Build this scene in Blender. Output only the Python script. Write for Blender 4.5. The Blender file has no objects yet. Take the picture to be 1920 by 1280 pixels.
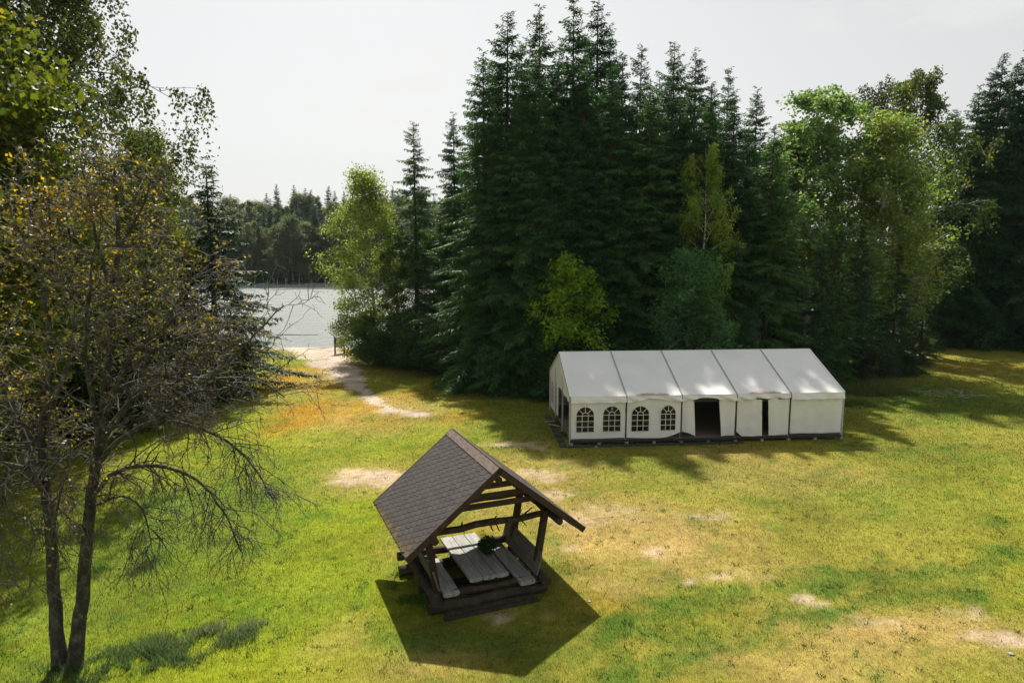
import bpy, bmesh, math, random
import numpy as np
from mathutils import Vector, Matrix
from mathutils.geometry import delaunay_2d_cdt

# ------------------------------------------------------------------ camera, sky, sun, exposure
SC = bpy.context.scene
COL = SC.collection
R = math.radians
CAM_H = 10.5
PITCH = math.atan(180 / 1280)
cd = bpy.data.cameras.new('camera')
cd.sensor_width = 36.0
cd.lens = 24.0
cd.clip_start = 0.1
cd.clip_end = 5000
cam = bpy.data.objects.new('camera', cd)
COL.objects.link(cam)
cam.location = (0, 0, CAM_H)
cam.rotation_euler = (math.pi / 2 - PITCH, 0, 0)
SC.camera = cam

SUN_VEC = Vector((-0.15, 0.755, 1.0)).normalized()          # towards the sun
SUN_EL = math.asin(SUN_VEC.z)
SUN_AZ = math.atan2(SUN_VEC.x, SUN_VEC.y)                  # clockwise from +Y
EXPOSURE = 0.75
world = bpy.data.worlds.new('World')
SC.world = world
world.use_nodes = True
wn = world.node_tree
wn.nodes.clear()
w_out = wn.nodes.new('ShaderNodeOutputWorld')
w_bg = wn.nodes.new('ShaderNodeBackground')
w_sky = wn.nodes.new('ShaderNodeTexSky')
w_sky.sky_type = 'NISHITA'
w_sky.sun_disc = False
w_sky.sun_elevation = SUN_EL
w_sky.sun_rotation = SUN_AZ
w_sky.altitude = 60
w_sky.air_density = 1.0
w_sky.dust_density = 2.0
w_sky.ozone_density = 1.0
# thin even cloud veil: the blue of the sky is mostly greyed out, with faint soft cloud shapes
w_tc = wn.nodes.new('ShaderNodeTexCoord')
w_map = wn.nodes.new('ShaderNodeMapping')
w_map.inputs['Scale'].default_value = (1.0, 1.0, 3.6)
w_no = wn.nodes.new('ShaderNodeTexNoise')
w_no.inputs['Scale'].default_value = 3.4
w_no.inputs['Detail'].default_value = 7
w_no.inputs['Roughness'].default_value = 0.55
w_ramp = wn.nodes.new('ShaderNodeValToRGB')
w_ramp.color_ramp.elements[0].position = 0.53
w_ramp.color_ramp.elements[0].color = (0, 0, 0, 1)
w_ramp.color_ramp.elements[1].position = 0.68
w_ramp.color_ramp.elements[1].color = (1, 1, 1, 1)
w_hsv = wn.nodes.new('ShaderNodeHueSaturation')
w_hsv.inputs['Saturation'].default_value = 0.20
w_veil = wn.nodes.new('ShaderNodeMix')
w_veil.data_type = 'RGBA'
w_veil.inputs['Factor'].default_value = 0.42
w_veil.inputs['B'].default_value = (5.45, 5.42, 5.12, 1)
w_mix = wn.nodes.new('ShaderNodeMix')
w_mix.data_type = 'RGBA'
w_mix.inputs['B'].default_value = (7.0, 7.0, 6.75, 1)
w_mul = wn.nodes.new('ShaderNodeMath')
w_mul.operation = 'MULTIPLY'
w_mul.inputs[1].default_value = 0.6
L = wn.links.new
L(w_tc.outputs['Generated'], w_map.inputs['Vector'])
L(w_map.outputs['Vector'], w_no.inputs['Vector'])
L(w_no.outputs['Fac'], w_ramp.inputs['Fac'])
L(w_ramp.outputs['Color'], w_mul.inputs[0])
L(w_sky.outputs['Color'], w_hsv.inputs['Color'])
L(w_hsv.outputs['Color'], w_veil.inputs['A'])
L(w_veil.outputs['Result'], w_mix.inputs['A'])
L(w_mul.outputs['Value'], w_mix.inputs['Factor'])
L(w_mix.outputs['Result'], w_bg.inputs['Color'])
w_bg.inputs['Strength'].default_value = 0.077
L(w_bg.outputs['Background'], w_out.inputs['Surface'])

sd = bpy.data.lights.new('sun', 'SUN')
sd.energy = 5.0
sd.angle = R(1.0)
sd.color = (1.0, 0.93, 0.81)
sun = bpy.data.objects.new('sun', sd)
COL.objects.link(sun)
sun.rotation_euler = SUN_VEC.to_track_quat('Z', 'Y').to_euler()
sun.location = (-30, 120, 150)

SC.view_settings.view_transform = 'Standard'
SC.view_settings.look = 'None'
SC.view_settings.gamma = 1.0
SC.view_settings.exposure = EXPOSURE
SC.view_settings.use_curve_mapping = False
SC.render.engine = 'CYCLES'
SC.cycles.use_denoising = True
SC.cycles.max_bounces = 6
SC.cycles.diffuse_bounces = 2
SC.cycles.glossy_bounces = 3
SC.cycles.transmission_bounces = 5
SC.cycles.transparent_max_bounces = 12
SC.cycles.caustics_reflective = False
SC.cycles.caustics_refractive = False

# ------------------------------------------------------------------ helpers
_c, _s = math.cos(PITCH), math.sin(PITCH)


def ray(px, py):
    u = (px - 960) / 1280
    v = (640 - py) / 1280
    return np.array([u, _c + v * _s, -_s + v * _c])


def gp(px, py, z=0.0):
    """point at height z seen at photo position (px, py)"""
    r = ray(px, py)
    t = (z - CAM_H) / r[2]
    return r * t + np.array([0, 0, CAM_H])


def at(px, py, Y):
    """point at distance Y seen at photo position (px, py)"""
    r = ray(px, py)
    return r * (Y / r[1]) + np.array([0, 0, CAM_H])


def tag(o, label=None, cat=None, group=None, kind=None):
    if label:
        o['label'] = label
    if cat:
        o['category'] = cat
    if group:
        o['group'] = group
    if kind:
        o['kind'] = kind
    return o


def empty(name, loc, rz=0.0, parent=None):
    o = bpy.data.objects.new(name, None)
    o.empty_display_size = 0.3
    COL.objects.link(o)
    o.location = loc
    o.rotation_euler = (0, 0, rz)
    o.parent = parent
    return o


def link(name, me, parent=None):
    o = bpy.data.objects.new(name, me)
    COL.objects.link(o)
    o.parent = parent
    return o


def np_mesh(name, V, faces, mats, midx=None, smooth=False):
    """faces: list of int arrays (n,k); one mesh, quick"""
    V = np.asarray(V, dtype=np.float32)
    me = bpy.data.meshes.new(name)
    faces = [np.asarray(f, dtype=np.int32) for f in faces if len(f)]
    nl = sum(f.size for f in faces)
    nf = sum(len(f) for f in faces)
    me.vertices.add(len(V))
    me.vertices.foreach_set('co', V.ravel())
    me.loops.add(nl)
    me.loops.foreach_set('vertex_index', np.concatenate([f.ravel() for f in faces]))
    me.polygons.add(nf)
    sizes = np.concatenate([np.full(len(f), f.shape[1], dtype=np.int32) for f in faces])
    st = np.zeros(nf, dtype=np.int32)
    st[1:] = np.cumsum(sizes)[:-1]
    me.polygons.foreach_set('loop_start', st)
    if midx is not None:
        me.polygons.foreach_set('material_index', np.asarray(midx, dtype=np.int32))
    if smooth:
        me.polygons.foreach_set('use_smooth', np.ones(nf, dtype=bool))
    me.update(calc_edges=True)
    for m in (mats if isinstance(mats, (list, tuple)) else [mats]):
        me.materials.append(m)
    return me


class MB:
    """collects simple solids into one mesh"""

    def __init__(self):
        self.v = []
        self.f = []

    def add(self, vs, fs):
        n = len(self.v)
        self.v += [tuple(map(float, p)) for p in vs]
        self.f += [tuple(i + n for i in f) for f in fs]
        return self

    def box(self, a, b):
        (x0, y0, z0), (x1, y1, z1) = a, b
        return self.add([(x0, y0, z0), (x1, y0, z0), (x1, y1, z0), (x0, y1, z0), (x0, y0, z1), (x1, y0, z1), (x1, y1, z1), (x0, y1, z1)],
                        [(0, 3, 2, 1), (4, 5, 6, 7), (0, 1, 5, 4), (1, 2, 6, 5), (2, 3, 7, 6), (3, 0, 4, 7)])

    def bar(self, p, q, w, h, up=(0, 0, 1)):
        """rectangular bar from p to q: w across, h along up"""
        p, q, up = Vector(p), Vector(q), Vector(up)
        d = (q - p).normalized()
        s = d.cross(up)
        if s.length < 1e-4:
            s = d.cross(Vector((1, 0, 0)))
        s.normalize()
        t = s.cross(d).normalized()
        s *= w / 2
        t *= h / 2
        return self.add([p - s - t, p + s - t, p + s + t, p - s + t, q - s - t, q + s - t, q + s + t, q - s + t],
                        [(0, 1, 2, 3), (7, 6, 5, 4), (0, 4, 5, 1), (1, 5, 6, 2), (2, 6, 7, 3), (3, 7, 4, 0)])

    def tube(self, pts, rad, n=10, rnd=None, rough=0.0):
        pts = np.asarray(pts, float)
        rad = np.broadcast_to(np.asarray(rad, float), (len(pts),))
        V = ring_verts(pts, rad, n)
        if rnd is not None and rough:
            V = V + rnd.normal(0, rough, V.shape)
        k = len(pts)
        fs = []
        for i in range(k - 1):
            for j in range(n):
                a, b = i * n + j, i * n + (j + 1) % n
                fs.append((a, b, b + n, a + n))
        fs.append(tuple(range(n - 1, -1, -1)))
        fs.append(tuple((k - 1) * n + j for j in range(n)))
        return self.add(V, fs)

    def prism(self, poly, d):
        """poly: 3d polygon, extruded by vector d"""
        n = len(poly)
        P = [Vector(p) for p in poly]
        Q = [p + Vector(d) for p in P]
        fs = [tuple(range(n - 1, -1, -1)), tuple(range(n, 2 * n))]
        for i in range(n):
            j = (i + 1) % n
            fs.append((i, j, j + n, i + n))
        return self.add(P + Q, fs)

    def mesh(self, name, mat, smooth=False, bevel=0.0):
        me = bpy.data.meshes.new(name)
        me.from_pydata(self.v, [], self.f)
        bm = bmesh.new()
        bm.from_mesh(me)
        bmesh.ops.recalc_face_normals(bm, faces=bm.faces)
        if bevel:
            bmesh.ops.bevel(bm, geom=[e for e in bm.edges if e.calc_face_angle(0) > 0.6], offset=bevel, segments=1, affect='EDGES')
        if smooth:
            for f in bm.faces:
                f.smooth = len(f.verts) == 4
        bm.to_mesh(me)
        bm.free()
        me.materials.append(mat)
        return me

    def build(self, name, mat, parent=None, smooth=False, bevel=0.0):
        return link(name, self.mesh(name, mat, smooth, bevel), parent)


def ring_verts(pts, rad, n):
    t = np.gradient(pts, axis=0)
    t /= np.linalg.norm(t, axis=1, keepdims=True) + 1e-9
    m = np.abs(t.mean(axis=0))
    ref = np.zeros(3)
    ref[int(np.argmin(m))] = 1
    a = np.cross(t, ref)
    a /= np.linalg.norm(a, axis=1, keepdims=True) + 1e-9
    b = np.cross(t, a)
    th = np.arange(n) * 2 * math.pi / n
    return (pts[:, None, :] + rad[:, None, None] * (a[:, None, :] * np.cos(th)[None, :, None] + b[:, None, :] * np.sin(th)[None, :, None])).reshape(-1, 3)


def tubes_np(branches):
    """branches: list of (pts, radii, sides) -> V, quads"""
    Vs, Fs, off = [], [], 0
    for pts, rad, n in branches:
        k = len(pts)
        Vs.append(ring_verts(pts, rad, n))
        i = np.arange(k - 1)[:, None] * n
        j = np.arange(n)[None, :]
        a = (i + j).ravel() + off
        b = (i + (j + 1) % n).ravel() + off
        Fs.append(np.stack([a, b, b + n, a + n], 1))
        off += k * n
    return np.concatenate(Vs), np.concatenate(Fs)


def unit(v):
    return v / (np.linalg.norm(v, axis=-1, keepdims=True) + 1e-9)


def leaf_quads(P, D, N, Ln, Wd):
    """rhombic leaves: base P, direction D, normal N"""
    D = unit(D)
    S = unit(np.cross(D, N))
    Ln = np.asarray(Ln)[:, None]
    Wd = np.asarray(Wd)[:, None]
    n = len(P)
    V = np.empty((n, 4, 3))
    V[:, 0] = P
    V[:, 1] = P + D * Ln * .45 + S * Wd * .5
    V[:, 2] = P + D * Ln
    V[:, 3] = P + D * Ln * .45 - S * Wd * .5
    return V.reshape(-1, 3), np.arange(n * 4).reshape(n, 4)


_hr = np.random.default_rng(5)
_tab = _hr.random((256, 256))


def vnoise(x, y, s=1.0, o=0):
    """smooth value noise 0..1"""
    x = np.asarray(x) / s + o * 17.3 + 1000
    y = np.asarray(y) / s + o * 9.7 + 1000
    i, j = np.floor(x).astype(int), np.floor(y).astype(int)
    fx, fy = x - i, y - j
    fx = fx * fx * (3 - 2 * fx)
    fy = fy * fy * (3 - 2 * fy)
    g = lambda a, b: _tab[a & 255, b & 255]
    return (g(i, j) * (1 - fx) + g(i + 1, j) * fx) * (1 - fy) + (g(i, j + 1) * (1 - fx) + g(i + 1, j + 1) * fx) * fy


def fbm(x, y, s, o=0, n=4):
    r, a, t = 0, 1, 0
    for k in range(n):
        r = r + a * vnoise(x, y, s / 2 ** k, o + k * 3)
        t += a
        a *= .55
    return r / t


def sstep(a, b, x):
    t = np.clip((np.asarray(x) - a) / (b - a), 0, 1)
    return t * t * (3 - 2 * t)


# ------------------------------------------------------------------ materials
def newmat(name):
    m = bpy.data.materials.new(name)
    m.use_nodes = True
    nt = m.node_tree
    nt.nodes.clear()
    out = nt.nodes.new('ShaderNodeOutputMaterial')
    return m, nt, out


def nd(nt, typ, **kw):
    n = nt.nodes.new(typ)
    for k, v in kw.items():
        if k in n.inputs:
            n.inputs[k].default_value = v
        else:
            setattr(n, k, v)
    return n


def ramp(nt, stops):
    r = nt.nodes.new('ShaderNodeValToRGB')
    e = r.color_ramp.elements
    while len(e) < len(stops):
        e.new(0.5)
    for i, (p, c) in enumerate(stops):
        e[i].position = p
        e[i].color = (*c, 1) if len(c) == 3 else c
    return r


def noise_mat(name, stops, scale=8.0, stretch=(1, 1, 1), rough=0.8, bump=0.15, bscale=None, detail=6, obj_var=0.0, spec=0.3, coord='Object'):
    """noise through a colour ramp, with bump; obj_var: brightness spread from object to object"""
    m, nt, out = newmat(name)
    b = nd(nt, 'ShaderNodeBsdfPrincipled')
    b.inputs['Roughness'].default_value = rough
    b.inputs['Specular IOR Level'].default_value = spec
    tc = nd(nt, 'ShaderNodeTexCoord')
    mp = nd(nt, 'ShaderNodeMapping')
    mp.inputs['Scale'].default_value = stretch
    no = nd(nt, 'ShaderNodeTexNoise', Scale=scale, Detail=detail, Roughness=0.6)
    rp = ramp(nt, stops)
    l = nt.links.new
    l(tc.outputs[coord], mp.inputs['Vector'])
    l(mp.outputs['Vector'], no.inputs['Vector'])
    l(no.outputs['Fac'], rp.inputs['Fac'])
    col = rp.outputs['Color']
    if obj_var:
        oi = nd(nt, 'ShaderNodeObjectInfo')
        mr = nd(nt, 'ShaderNodeMapRange')
        mr.inputs['To Min'].default_value = 1 - obj_var
        mr.inputs['To Max'].default_value = 1 + obj_var
        hs = nd(nt, 'ShaderNodeHueSaturation')
        l(oi.outputs['Random'], mr.inputs['Value'])
        l(mr.outputs['Result'], hs.inputs['Value'])
        l(col, hs.inputs['Color'])
        col = hs.outputs['Color']
    l(col, b.inputs['Base Color'])
    if bump:
        n2 = nd(nt, 'ShaderNodeTexNoise', Scale=bscale or scale * 3, Detail=5)
        l(mp.outputs['Vector'], n2.inputs['Vector'])
        bp = nd(nt, 'ShaderNodeBump', Strength=bump)
        bp.inputs['Distance'].default_value = 0.03
        l(n2.outputs['Fac'], bp.inputs['Height'])
        l(bp.outputs['Normal'], b.inputs['Normal'])
    l(b.outputs['BSDF'], out.inputs['Surface'])
    return m


def leaf_mat(name, trans=0.45, var=0.45, autumn=(0.33, 0.24, 0.025), hue=0.02, rough=0.5, tint=(1.25, 1.15, 0.5), patch=0.35, spec=0.35):
    """leaf colour = the object's own colour; leaf to leaf spread; alpha of the object colour = share of autumn leaves"""
    m, nt, out = newmat(name)
    l = nt.links.new
    oi = nd(nt, 'ShaderNodeObjectInfo')
    ge = nd(nt, 'ShaderNodeNewGeometry')
    tc = nd(nt, 'ShaderNodeTexCoord')
    hs = nd(nt, 'ShaderNodeHueSaturation')
    mr = nd(nt, 'ShaderNodeMapRange')
    mr.inputs['To Min'].default_value = 1 - var
    mr.inputs['To Max'].default_value = 1 + var
    l(ge.outputs['Random Per Island'], mr.inputs['Value'])
    l(mr.outputs['Result'], hs.inputs['Value'])
    m2 = nd(nt, 'ShaderNodeMath', operation='MULTIPLY')
    m2.inputs[1].default_value = 7.31
    fr = nd(nt, 'ShaderNodeMath', operation='FRACT')
    l(ge.outputs['Random Per Island'], m2.inputs[0])
    l(m2.outputs[0], fr.inputs[0])
    mh = nd(nt, 'ShaderNodeMapRange')
    mh.inputs['To Min'].default_value = 0.5 - hue
    mh.inputs['To Max'].default_value = 0.5 + hue
    l(fr.outputs[0], mh.inputs['Value'])
    l(mh.outputs['Result'], hs.inputs['Hue'])
    l(oi.outputs['Color'], hs.inputs['Color'])
    # autumn share: soft patches through the crown plus single leaves
    no = nd(nt, 'ShaderNodeTexNoise', Scale=patch, Detail=3)
    l(tc.outputs['Object'], no.inputs['Vector'])
    ad = nd(nt, 'ShaderNodeMath', operation='MULTIPLY_ADD')
    ad.inputs[1].default_value = 0.5
    l(fr.outputs[0], ad.inputs[0])
    l(no.outputs['Fac'], ad.inputs[2])
    iv = nd(nt, 'ShaderNodeMath', operation='SUBTRACT')
    iv.inputs[0].default_value = 1.18
    l(oi.outputs['Alpha'], iv.inputs[1])
    gt = nd(nt, 'ShaderNodeMapRange')
    gt.inputs['To Min'].default_value = 0.0
    gt.inputs['To Max'].default_value = 1.0
    ad2 = nd(nt, 'ShaderNodeMath', operation='ADD')
    ad2.inputs[1].default_value = 0.12
    l(iv.outputs[0], gt.inputs['From Min'])
    l(iv.outputs[0], ad2.inputs[0])
    l(ad2.outputs[0], gt.inputs['From Max'])
    l(ad.outputs[0], gt.inputs['Value'])
    hs2 = nd(nt, 'ShaderNodeHueSaturation')
    hs2.inputs['Color'].default_value = (*autumn, 1)
    l(mr.outputs['Result'], hs2.inputs['Value'])
    l(mh.outputs['Result'], hs2.inputs['Hue'])
    mx = nd(nt, 'ShaderNodeMix', data_type='RGBA')
    l(gt.outputs['Result'], mx.inputs['Factor'])
    l(hs.outputs['Color'], mx.inputs['A'])
    l(hs2.outputs['Color'], mx.inputs['B'])
    b = nd(nt, 'ShaderNodeBsdfPrincipled')
    b.inputs['Roughness'].default_value = rough
    b.inputs['Specular IOR Level'].default_value = spec
    l(mx.outputs['Result'], b.inputs['Base Color'])
    tr = nd(nt, 'ShaderNodeBsdfTranslucent')
    ti = nd(nt, 'ShaderNodeMix', data_type='RGBA', blend_type='MULTIPLY')
    ti.inputs['Factor'].default_value = 1
    ti.inputs['B'].default_value = (*tint, 1)
    l(mx.outputs['Result'], ti.inputs['A'])
    l(ti.outputs['Result'], tr.inputs['Color'])
    ms = nd(nt, 'ShaderNodeMixShader')
    ms.inputs['Fac'].default_value = trans
    l(b.outputs['BSDF'], ms.inputs[1])
    l(tr.outputs['BSDF'], ms.inputs[2])
    l(ms.outputs['Shader'], out.inputs['Surface'])
    return m


M = {}
M['leaf'] = leaf_mat('leaf', trans=0.5)
M['needle'] = leaf_mat('needle', trans=0.30, var=0.55, rough=0.6, tint=(1.2, 1.1, 0.6))
M['dry_leaf'] = leaf_mat('dry_leaf', trans=0.42, var=0.65, autumn=(0.46, 0.25, 0.02), hue=0.035, patch=0.5, rough=0.5, spec=0.4)
M['bark'] = noise_mat('bark', [(0.3, (0.035, 0.03, 0.024)), (0.55, (0.09, 0.08, 0.065)), (0.75, (0.17, 0.165, 0.14))], scale=5, stretch=(1, 1, .35), bump=.6, bscale=18)
M['spruce_bark'] = noise_mat('spruce_bark', [(0.3, (0.03, 0.024, 0.02)), (0.7, (0.10, 0.085, 0.07))], scale=6, stretch=(1, 1, .3), bump=.5)
M['birch_bark'] = noise_mat('birch_bark', [(0.38, (0.05, 0.05, 0.045)), (0.46, (0.5, 0.48, 0.44)), (0.8, (0.62, 0.6, 0.56))], scale=3, stretch=(1, 1, 2.5), bump=.2)
M['lichen_bark'] = noise_mat('lichen_bark', [(0.3, (0.018, 0.017, 0.014)), (0.5, (0.045, 0.042, 0.034)), (0.62, (0.09, 0.09, 0.075)), (0.75, (0.2, 0.22, 0.19))], scale=7, bump=.7, bscale=22, stretch=(1, 1, .6))
M['pale_twig'] = noise_mat('pale_twig', [(0.3, (0.22, 0.21, 0.17)), (0.7, (0.4, 0.39, 0.33))], scale=3, bump=0)
M['twig'] = noise_mat('twig', [(0.3, (0.05, 0.043, 0.036)), (0.7, (0.155, 0.14, 0.12))], scale=3, bump=0)

# ------------------------------------------------------------------ the ground and the lake
WATER_Z = -0.45


def shore_y(x):
    return 73.5 + 0.9 * np.sin(x * .11 + 1) + 26 * sstep(-8, 45, x) + 10 * sstep(-45, -80, x)


def lake_mask(x, y):
    """1 inside the lake"""
    return sstep(0, 5.0, y - shore_y(x)) * (1 - sstep(199, 205, y + 3 * np.sin(x * .05)))


def zg(x, y):
    x, y = np.asarray(x, float), np.asarray(y, float)
    z = 0.10 * (fbm(x, y, 9, 2, 3) - .5) * sstep(8, 20, np.abs(x) + np.abs(y - 15))
    z = z - 0.40 * sstep(-9, 2, y - shore_y(x)) * (y < 202)
    z = np.where(y < 202, z * 1.0 - 1.6 * lake_mask(x, y), z)
    hill = -0.42 + 11.0 * sstep(204, 300, y)
    return np.where(y >= 202, hill - 1.6 * lake_mask(x, y), z)


def ell(px, py, rx, ry):
    c = gp(px, py)
    a = abs(gp(px + rx, py)[0] - c[0])
    b = abs(gp(px, py - ry)[1] - gp(px, py + ry)[1]) / 2
    return c[0], c[1], a, b


PATCH = {  # worn, dry, green and rust patches of the lawn, two greens painting shade, as measured on the photograph's ground plane
    'bare': [(690, 893, 85, 22, 1.0), (640, 905, 50, 10, .8), (960, 833, 80, 7, 1.0), (1010, 890, 60, 14, .75), (1040, 930, 60, 16, .7),
             (1075, 975, 60, 20, .6), (1080, 1035, 40, 10, .55), (1150, 965, 90, 20, .5), (1320, 965, 90, 12, .62), (1230, 1030, 60, 14, .62), (1870, 1195, 110, 24, 1.0), (1780, 1130, 70, 20, .6),
             (1650, 1150, 60, 14, .6), (1330, 1090, 120, 4, .75), (1230, 1080, 30, 5, .8), (1520, 1112, 40, 5, .7), (745, 770, 50, 7, .7), (780, 777, 60, 6, .75),
             (690, 740, 22, 8, .9), (1560, 1170, 40, 8, .5), (950, 1150, 60, 8, .7), (1420, 1085, 60, 4, .5), (1010, 1060, 40, 14, .45), (1400, 720, 1, 1, .1)],
    'dry': [(1200, 1000, 260, 90, .8), (1300, 1060, 260, 45, .6), (1720, 1190, 320, 80, .85), (1550, 1230, 300, 60, .75), (980, 930, 130, 60, .8), (700, 770, 190, 50, .75),
            (620, 690, 80, 50, .8), (690, 900, 130, 40, .7), (1450, 890, 220, 40, .55), (820, 1240, 120, 50, .6), (760, 1040, 90, 60, .35), (1050, 880, 170, 40, .5),
            (1150, 1100, 110, 40, .7), (640, 1190, 70, 50, .35), (1350, 850, 150, 18, .55)],
    'rust': [(575, 775, 70, 36, 1.0), (660, 765, 90, 20, .7), (540, 705, 55, 24, .8), (620, 725, 60, 16, .6), (760, 740, 60, 14, .5), (900, 1000, 60, 30, .35), (860, 780, 60, 16, .45), (1830, 688, 150, 6, .4), (1125, 1140, 60, 18, .4), (700, 790, 90, 20, .4), (980, 1050, 50, 20, .3)],
    'lush_shade': [(330, 1000, 300, 200, .8), (520, 1120, 200, 90, .45), (1150, 1170, 60, 14, .9), (1260, 1140, 90, 14, .9), (1190, 1160, 70, 14, .8), (1350, 1195, 90, 17, .85), (1260, 1245, 110, 22, .9),
             (1480, 1135, 90, 12, .7), (1600, 1075, 150, 9, .85), (1760, 1058, 120, 8, .8), (1870, 985, 80, 14, .6), (1330, 1240, 60, 20, .8), (1080, 1220, 90, 30, .6),
             (1040, 1070, 50, 28, .6), (740, 1070, 50, 40, .55), (1750, 850, 200, 50, .45), (870, 730, 80, 16, .6), (1650, 930, 260, 60, .4), (1450, 900, 140, 26, .3), (560, 900, 120, 60, .4), (880, 1215, 200, 50, .9), (1750, 750, 260, 50, .95), (1250, 880, 200, 40, .35), (960, 790, 110, 40, .5)],  # pavilion-shadow and far-right entries paint the darker green of shaded grass
}
PATCH = {k: [(*ell(*p[:4]), p[4]) for p in v] for k, v in PATCH.items()}
_pp = [(560, 640, 66), (585, 652, 58), (612, 672, 46), (640, 695, 34), (662, 715, 20), (690, 738, 15), (735, 765, 10), (790, 778, 12)]
PATHL = [(*gp(a, b)[:2], abs(gp(a + w, b)[0] - gp(a, b)[0])) for a, b, w in _pp]


TRACKS = [[(1120, 1188), (1200, 1166), (1320, 1140), (1400, 1120)], [(1440, 1106), (1560, 1085), (1640, 1071), (1760, 1060), (1930, 1044)],
          [(1130, 1268), (1250, 1236), (1350, 1205), (1440, 1168), (1500, 1140), (1590, 1120), (1700, 1094), (1810, 1086)]]
TRACKS = [[gp(*p)[:2] for p in t] for t in TRACKS]


def masks(x, y):
    wx = x + 1.6 * (fbm(x, y, 2.2, 11, 4) - .5) + .5 * (vnoise(x, y, .35, 4) - .5)
    wy = y + 2.4 * (fbm(x, y, 2.6, 21, 4) - .5) + .7 * (vnoise(x, y, .35, 8) - .5)
    out = {}
    for k, lst in PATCH.items():
        m = np.zeros_like(x)
        for cx, cy, a, b, s in lst:
            d = np.hypot((wx - cx) / max(a, .25), (wy - cy) / max(b, .25))
            m = np.maximum(m, s * (1 - sstep(.15, 1.35, d)))
        out[k] = m
    p = np.zeros_like(x)
    for (x0, y0, w0), (x1, y1, w1) in zip(PATHL[:-1], PATHL[1:]):
        dx, dy = x1 - x0, y1 - y0
        t = np.clip(((wx - x0) * dx + (wy - y0) * dy) / (dx * dx + dy * dy), 0, 1)
        d = np.hypot(wx - x0 - t * dx, wy - y0 - t * dy)
        w = w0 + (w1 - w0) * t
        p = np.maximum(p, 1 - sstep(.30, 1.45, d / w))
    tk = np.zeros_like(x)
    for t_ in TRACKS:
        for (x0, y0), (x1, y1) in zip(t_[:-1], t_[1:]):
            dx, dy = x1 - x0, y1 - y0
            t = np.clip(((wx - x0) * dx + (wy - y0) * dy) / (dx * dx + dy * dy), 0, 1)
            d = np.hypot(wx - x0 - t * dx, wy - y0 - t * dy)
            tk = np.maximum(tk, (1 - sstep(.10, .55, d)))
    out['lush_shade'] = np.maximum(out['lush_shade'], tk * .85)
    beach = sstep(-3.4, -1.4, y - shore_y(x) + 1.5 * (vnoise(x, y, 2, 6) - .5)) * sstep(-34, -30, x) * (1 - sstep(-16, -12, x)) * (y < 100)
    out['path'] = np.maximum(p * (y < shore_y(x) + 3), beach)
    return out


C_YG = np.array([0.200, 0.188, 0.028])
C_LUSH = np.array([0.088, 0.145, 0.018])
C_LIME = np.array([0.184, 0.218, 0.010])
C_DRY = np.array([0.350, 0.238, 0.092])
C_BARE = np.array([0.47, 0.355, 0.265])
C_SAND = np.array([0.43, 0.35, 0.285])
C_RUST = np.array([0.33, 0.175, 0.010])
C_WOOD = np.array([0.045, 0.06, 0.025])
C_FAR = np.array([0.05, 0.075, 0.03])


def lawn_colour(x, y):
    x, y = np.asarray(x, float), np.asarray(y, float)
    m = masks(x, y)
    f = lambda a: np.asarray(a)[..., None]
    mix = lambda A, B, t: A * (1 - f(t)) + B * f(t)
    n1 = fbm(x, y, 6, 31)
    n2 = fbm(x, y, 1.1, 41)
    c = np.broadcast_to(C_YG, (*x.shape, 3)).copy()
    c = mix(c, C_LIME, np.clip(sstep(0, -7, x) * (1 - sstep(32, 50, y) * .6) * .95 + (n1 - .5) * 1.6, 0, 1))
    c = mix(c, C_LUSH, np.clip(m['lush_shade'] * (.35 + 1.1 * n2) + sstep(.6, .8, n2) * .25, 0, 1))
    c = mix(c, C_DRY, np.clip(m['dry'] * (.14 + 1.2 * fbm(x, y, 1.6, 51)) * (1 - m['lush_shade'] * .8), 0, 1))
    c = mix(c, C_RUST, np.clip(m['rust'] * (.3 + n2), 0, 1))
    bare = np.clip(sstep(.12, .95, m['bare'] * (.2 + .75 * fbm(x, y, .9, 61) + .75 * fbm(x, y, .28, 63, 3))) * .85, 0, 1)
    c = mix(c, C_BARE, bare)
    path = sstep(.22, .85, m['path'] * (.55 + .9 * fbm(x, y, 1.3, 71)))
    c = mix(c, C_SAND, path)
    mot = .62 + .50 * fbm(x, y, .55, 3, 3) + .30 * vnoise(x, y, 2.3, 13)
    c = c * f(mot)
    c = mix(c, c * np.array([.62, .82, .7]), sstep(.62, .72, fbm(x, y, .9, 17, 3)) * .8 * (1 - bare))
    return c, np.maximum(bare, path)


def ground_axis(a, fine0, fine1, b, step, grow=1.25):
    out = list(np.arange(fine0, fine1 + 1e-6, step))
    s, p = step, fine0
    lo = []
    while p > a:
        s *= grow
        p -= s
        lo.append(p)
    s, p = step, out[-1]
    hi = []
    while p < b:
        s *= grow
        p += s
        hi.append(p)
    return np.array(lo[::-1] + out + hi)


gx = ground_axis(-900, -34, 50, 900, .33)
gy = ground_axis(-60, 12, 80, 1600, .33, 1.12)
GX, GY = np.meshgrid(gx, gy)
GZ = zg(GX, GY)
gcol, gbare = lawn_colour(GX, GY)
# forest floor under the woods, far bank beyond the lake
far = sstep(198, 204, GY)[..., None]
gcol = gcol * (1 - far) + C_FAR * far


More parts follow.
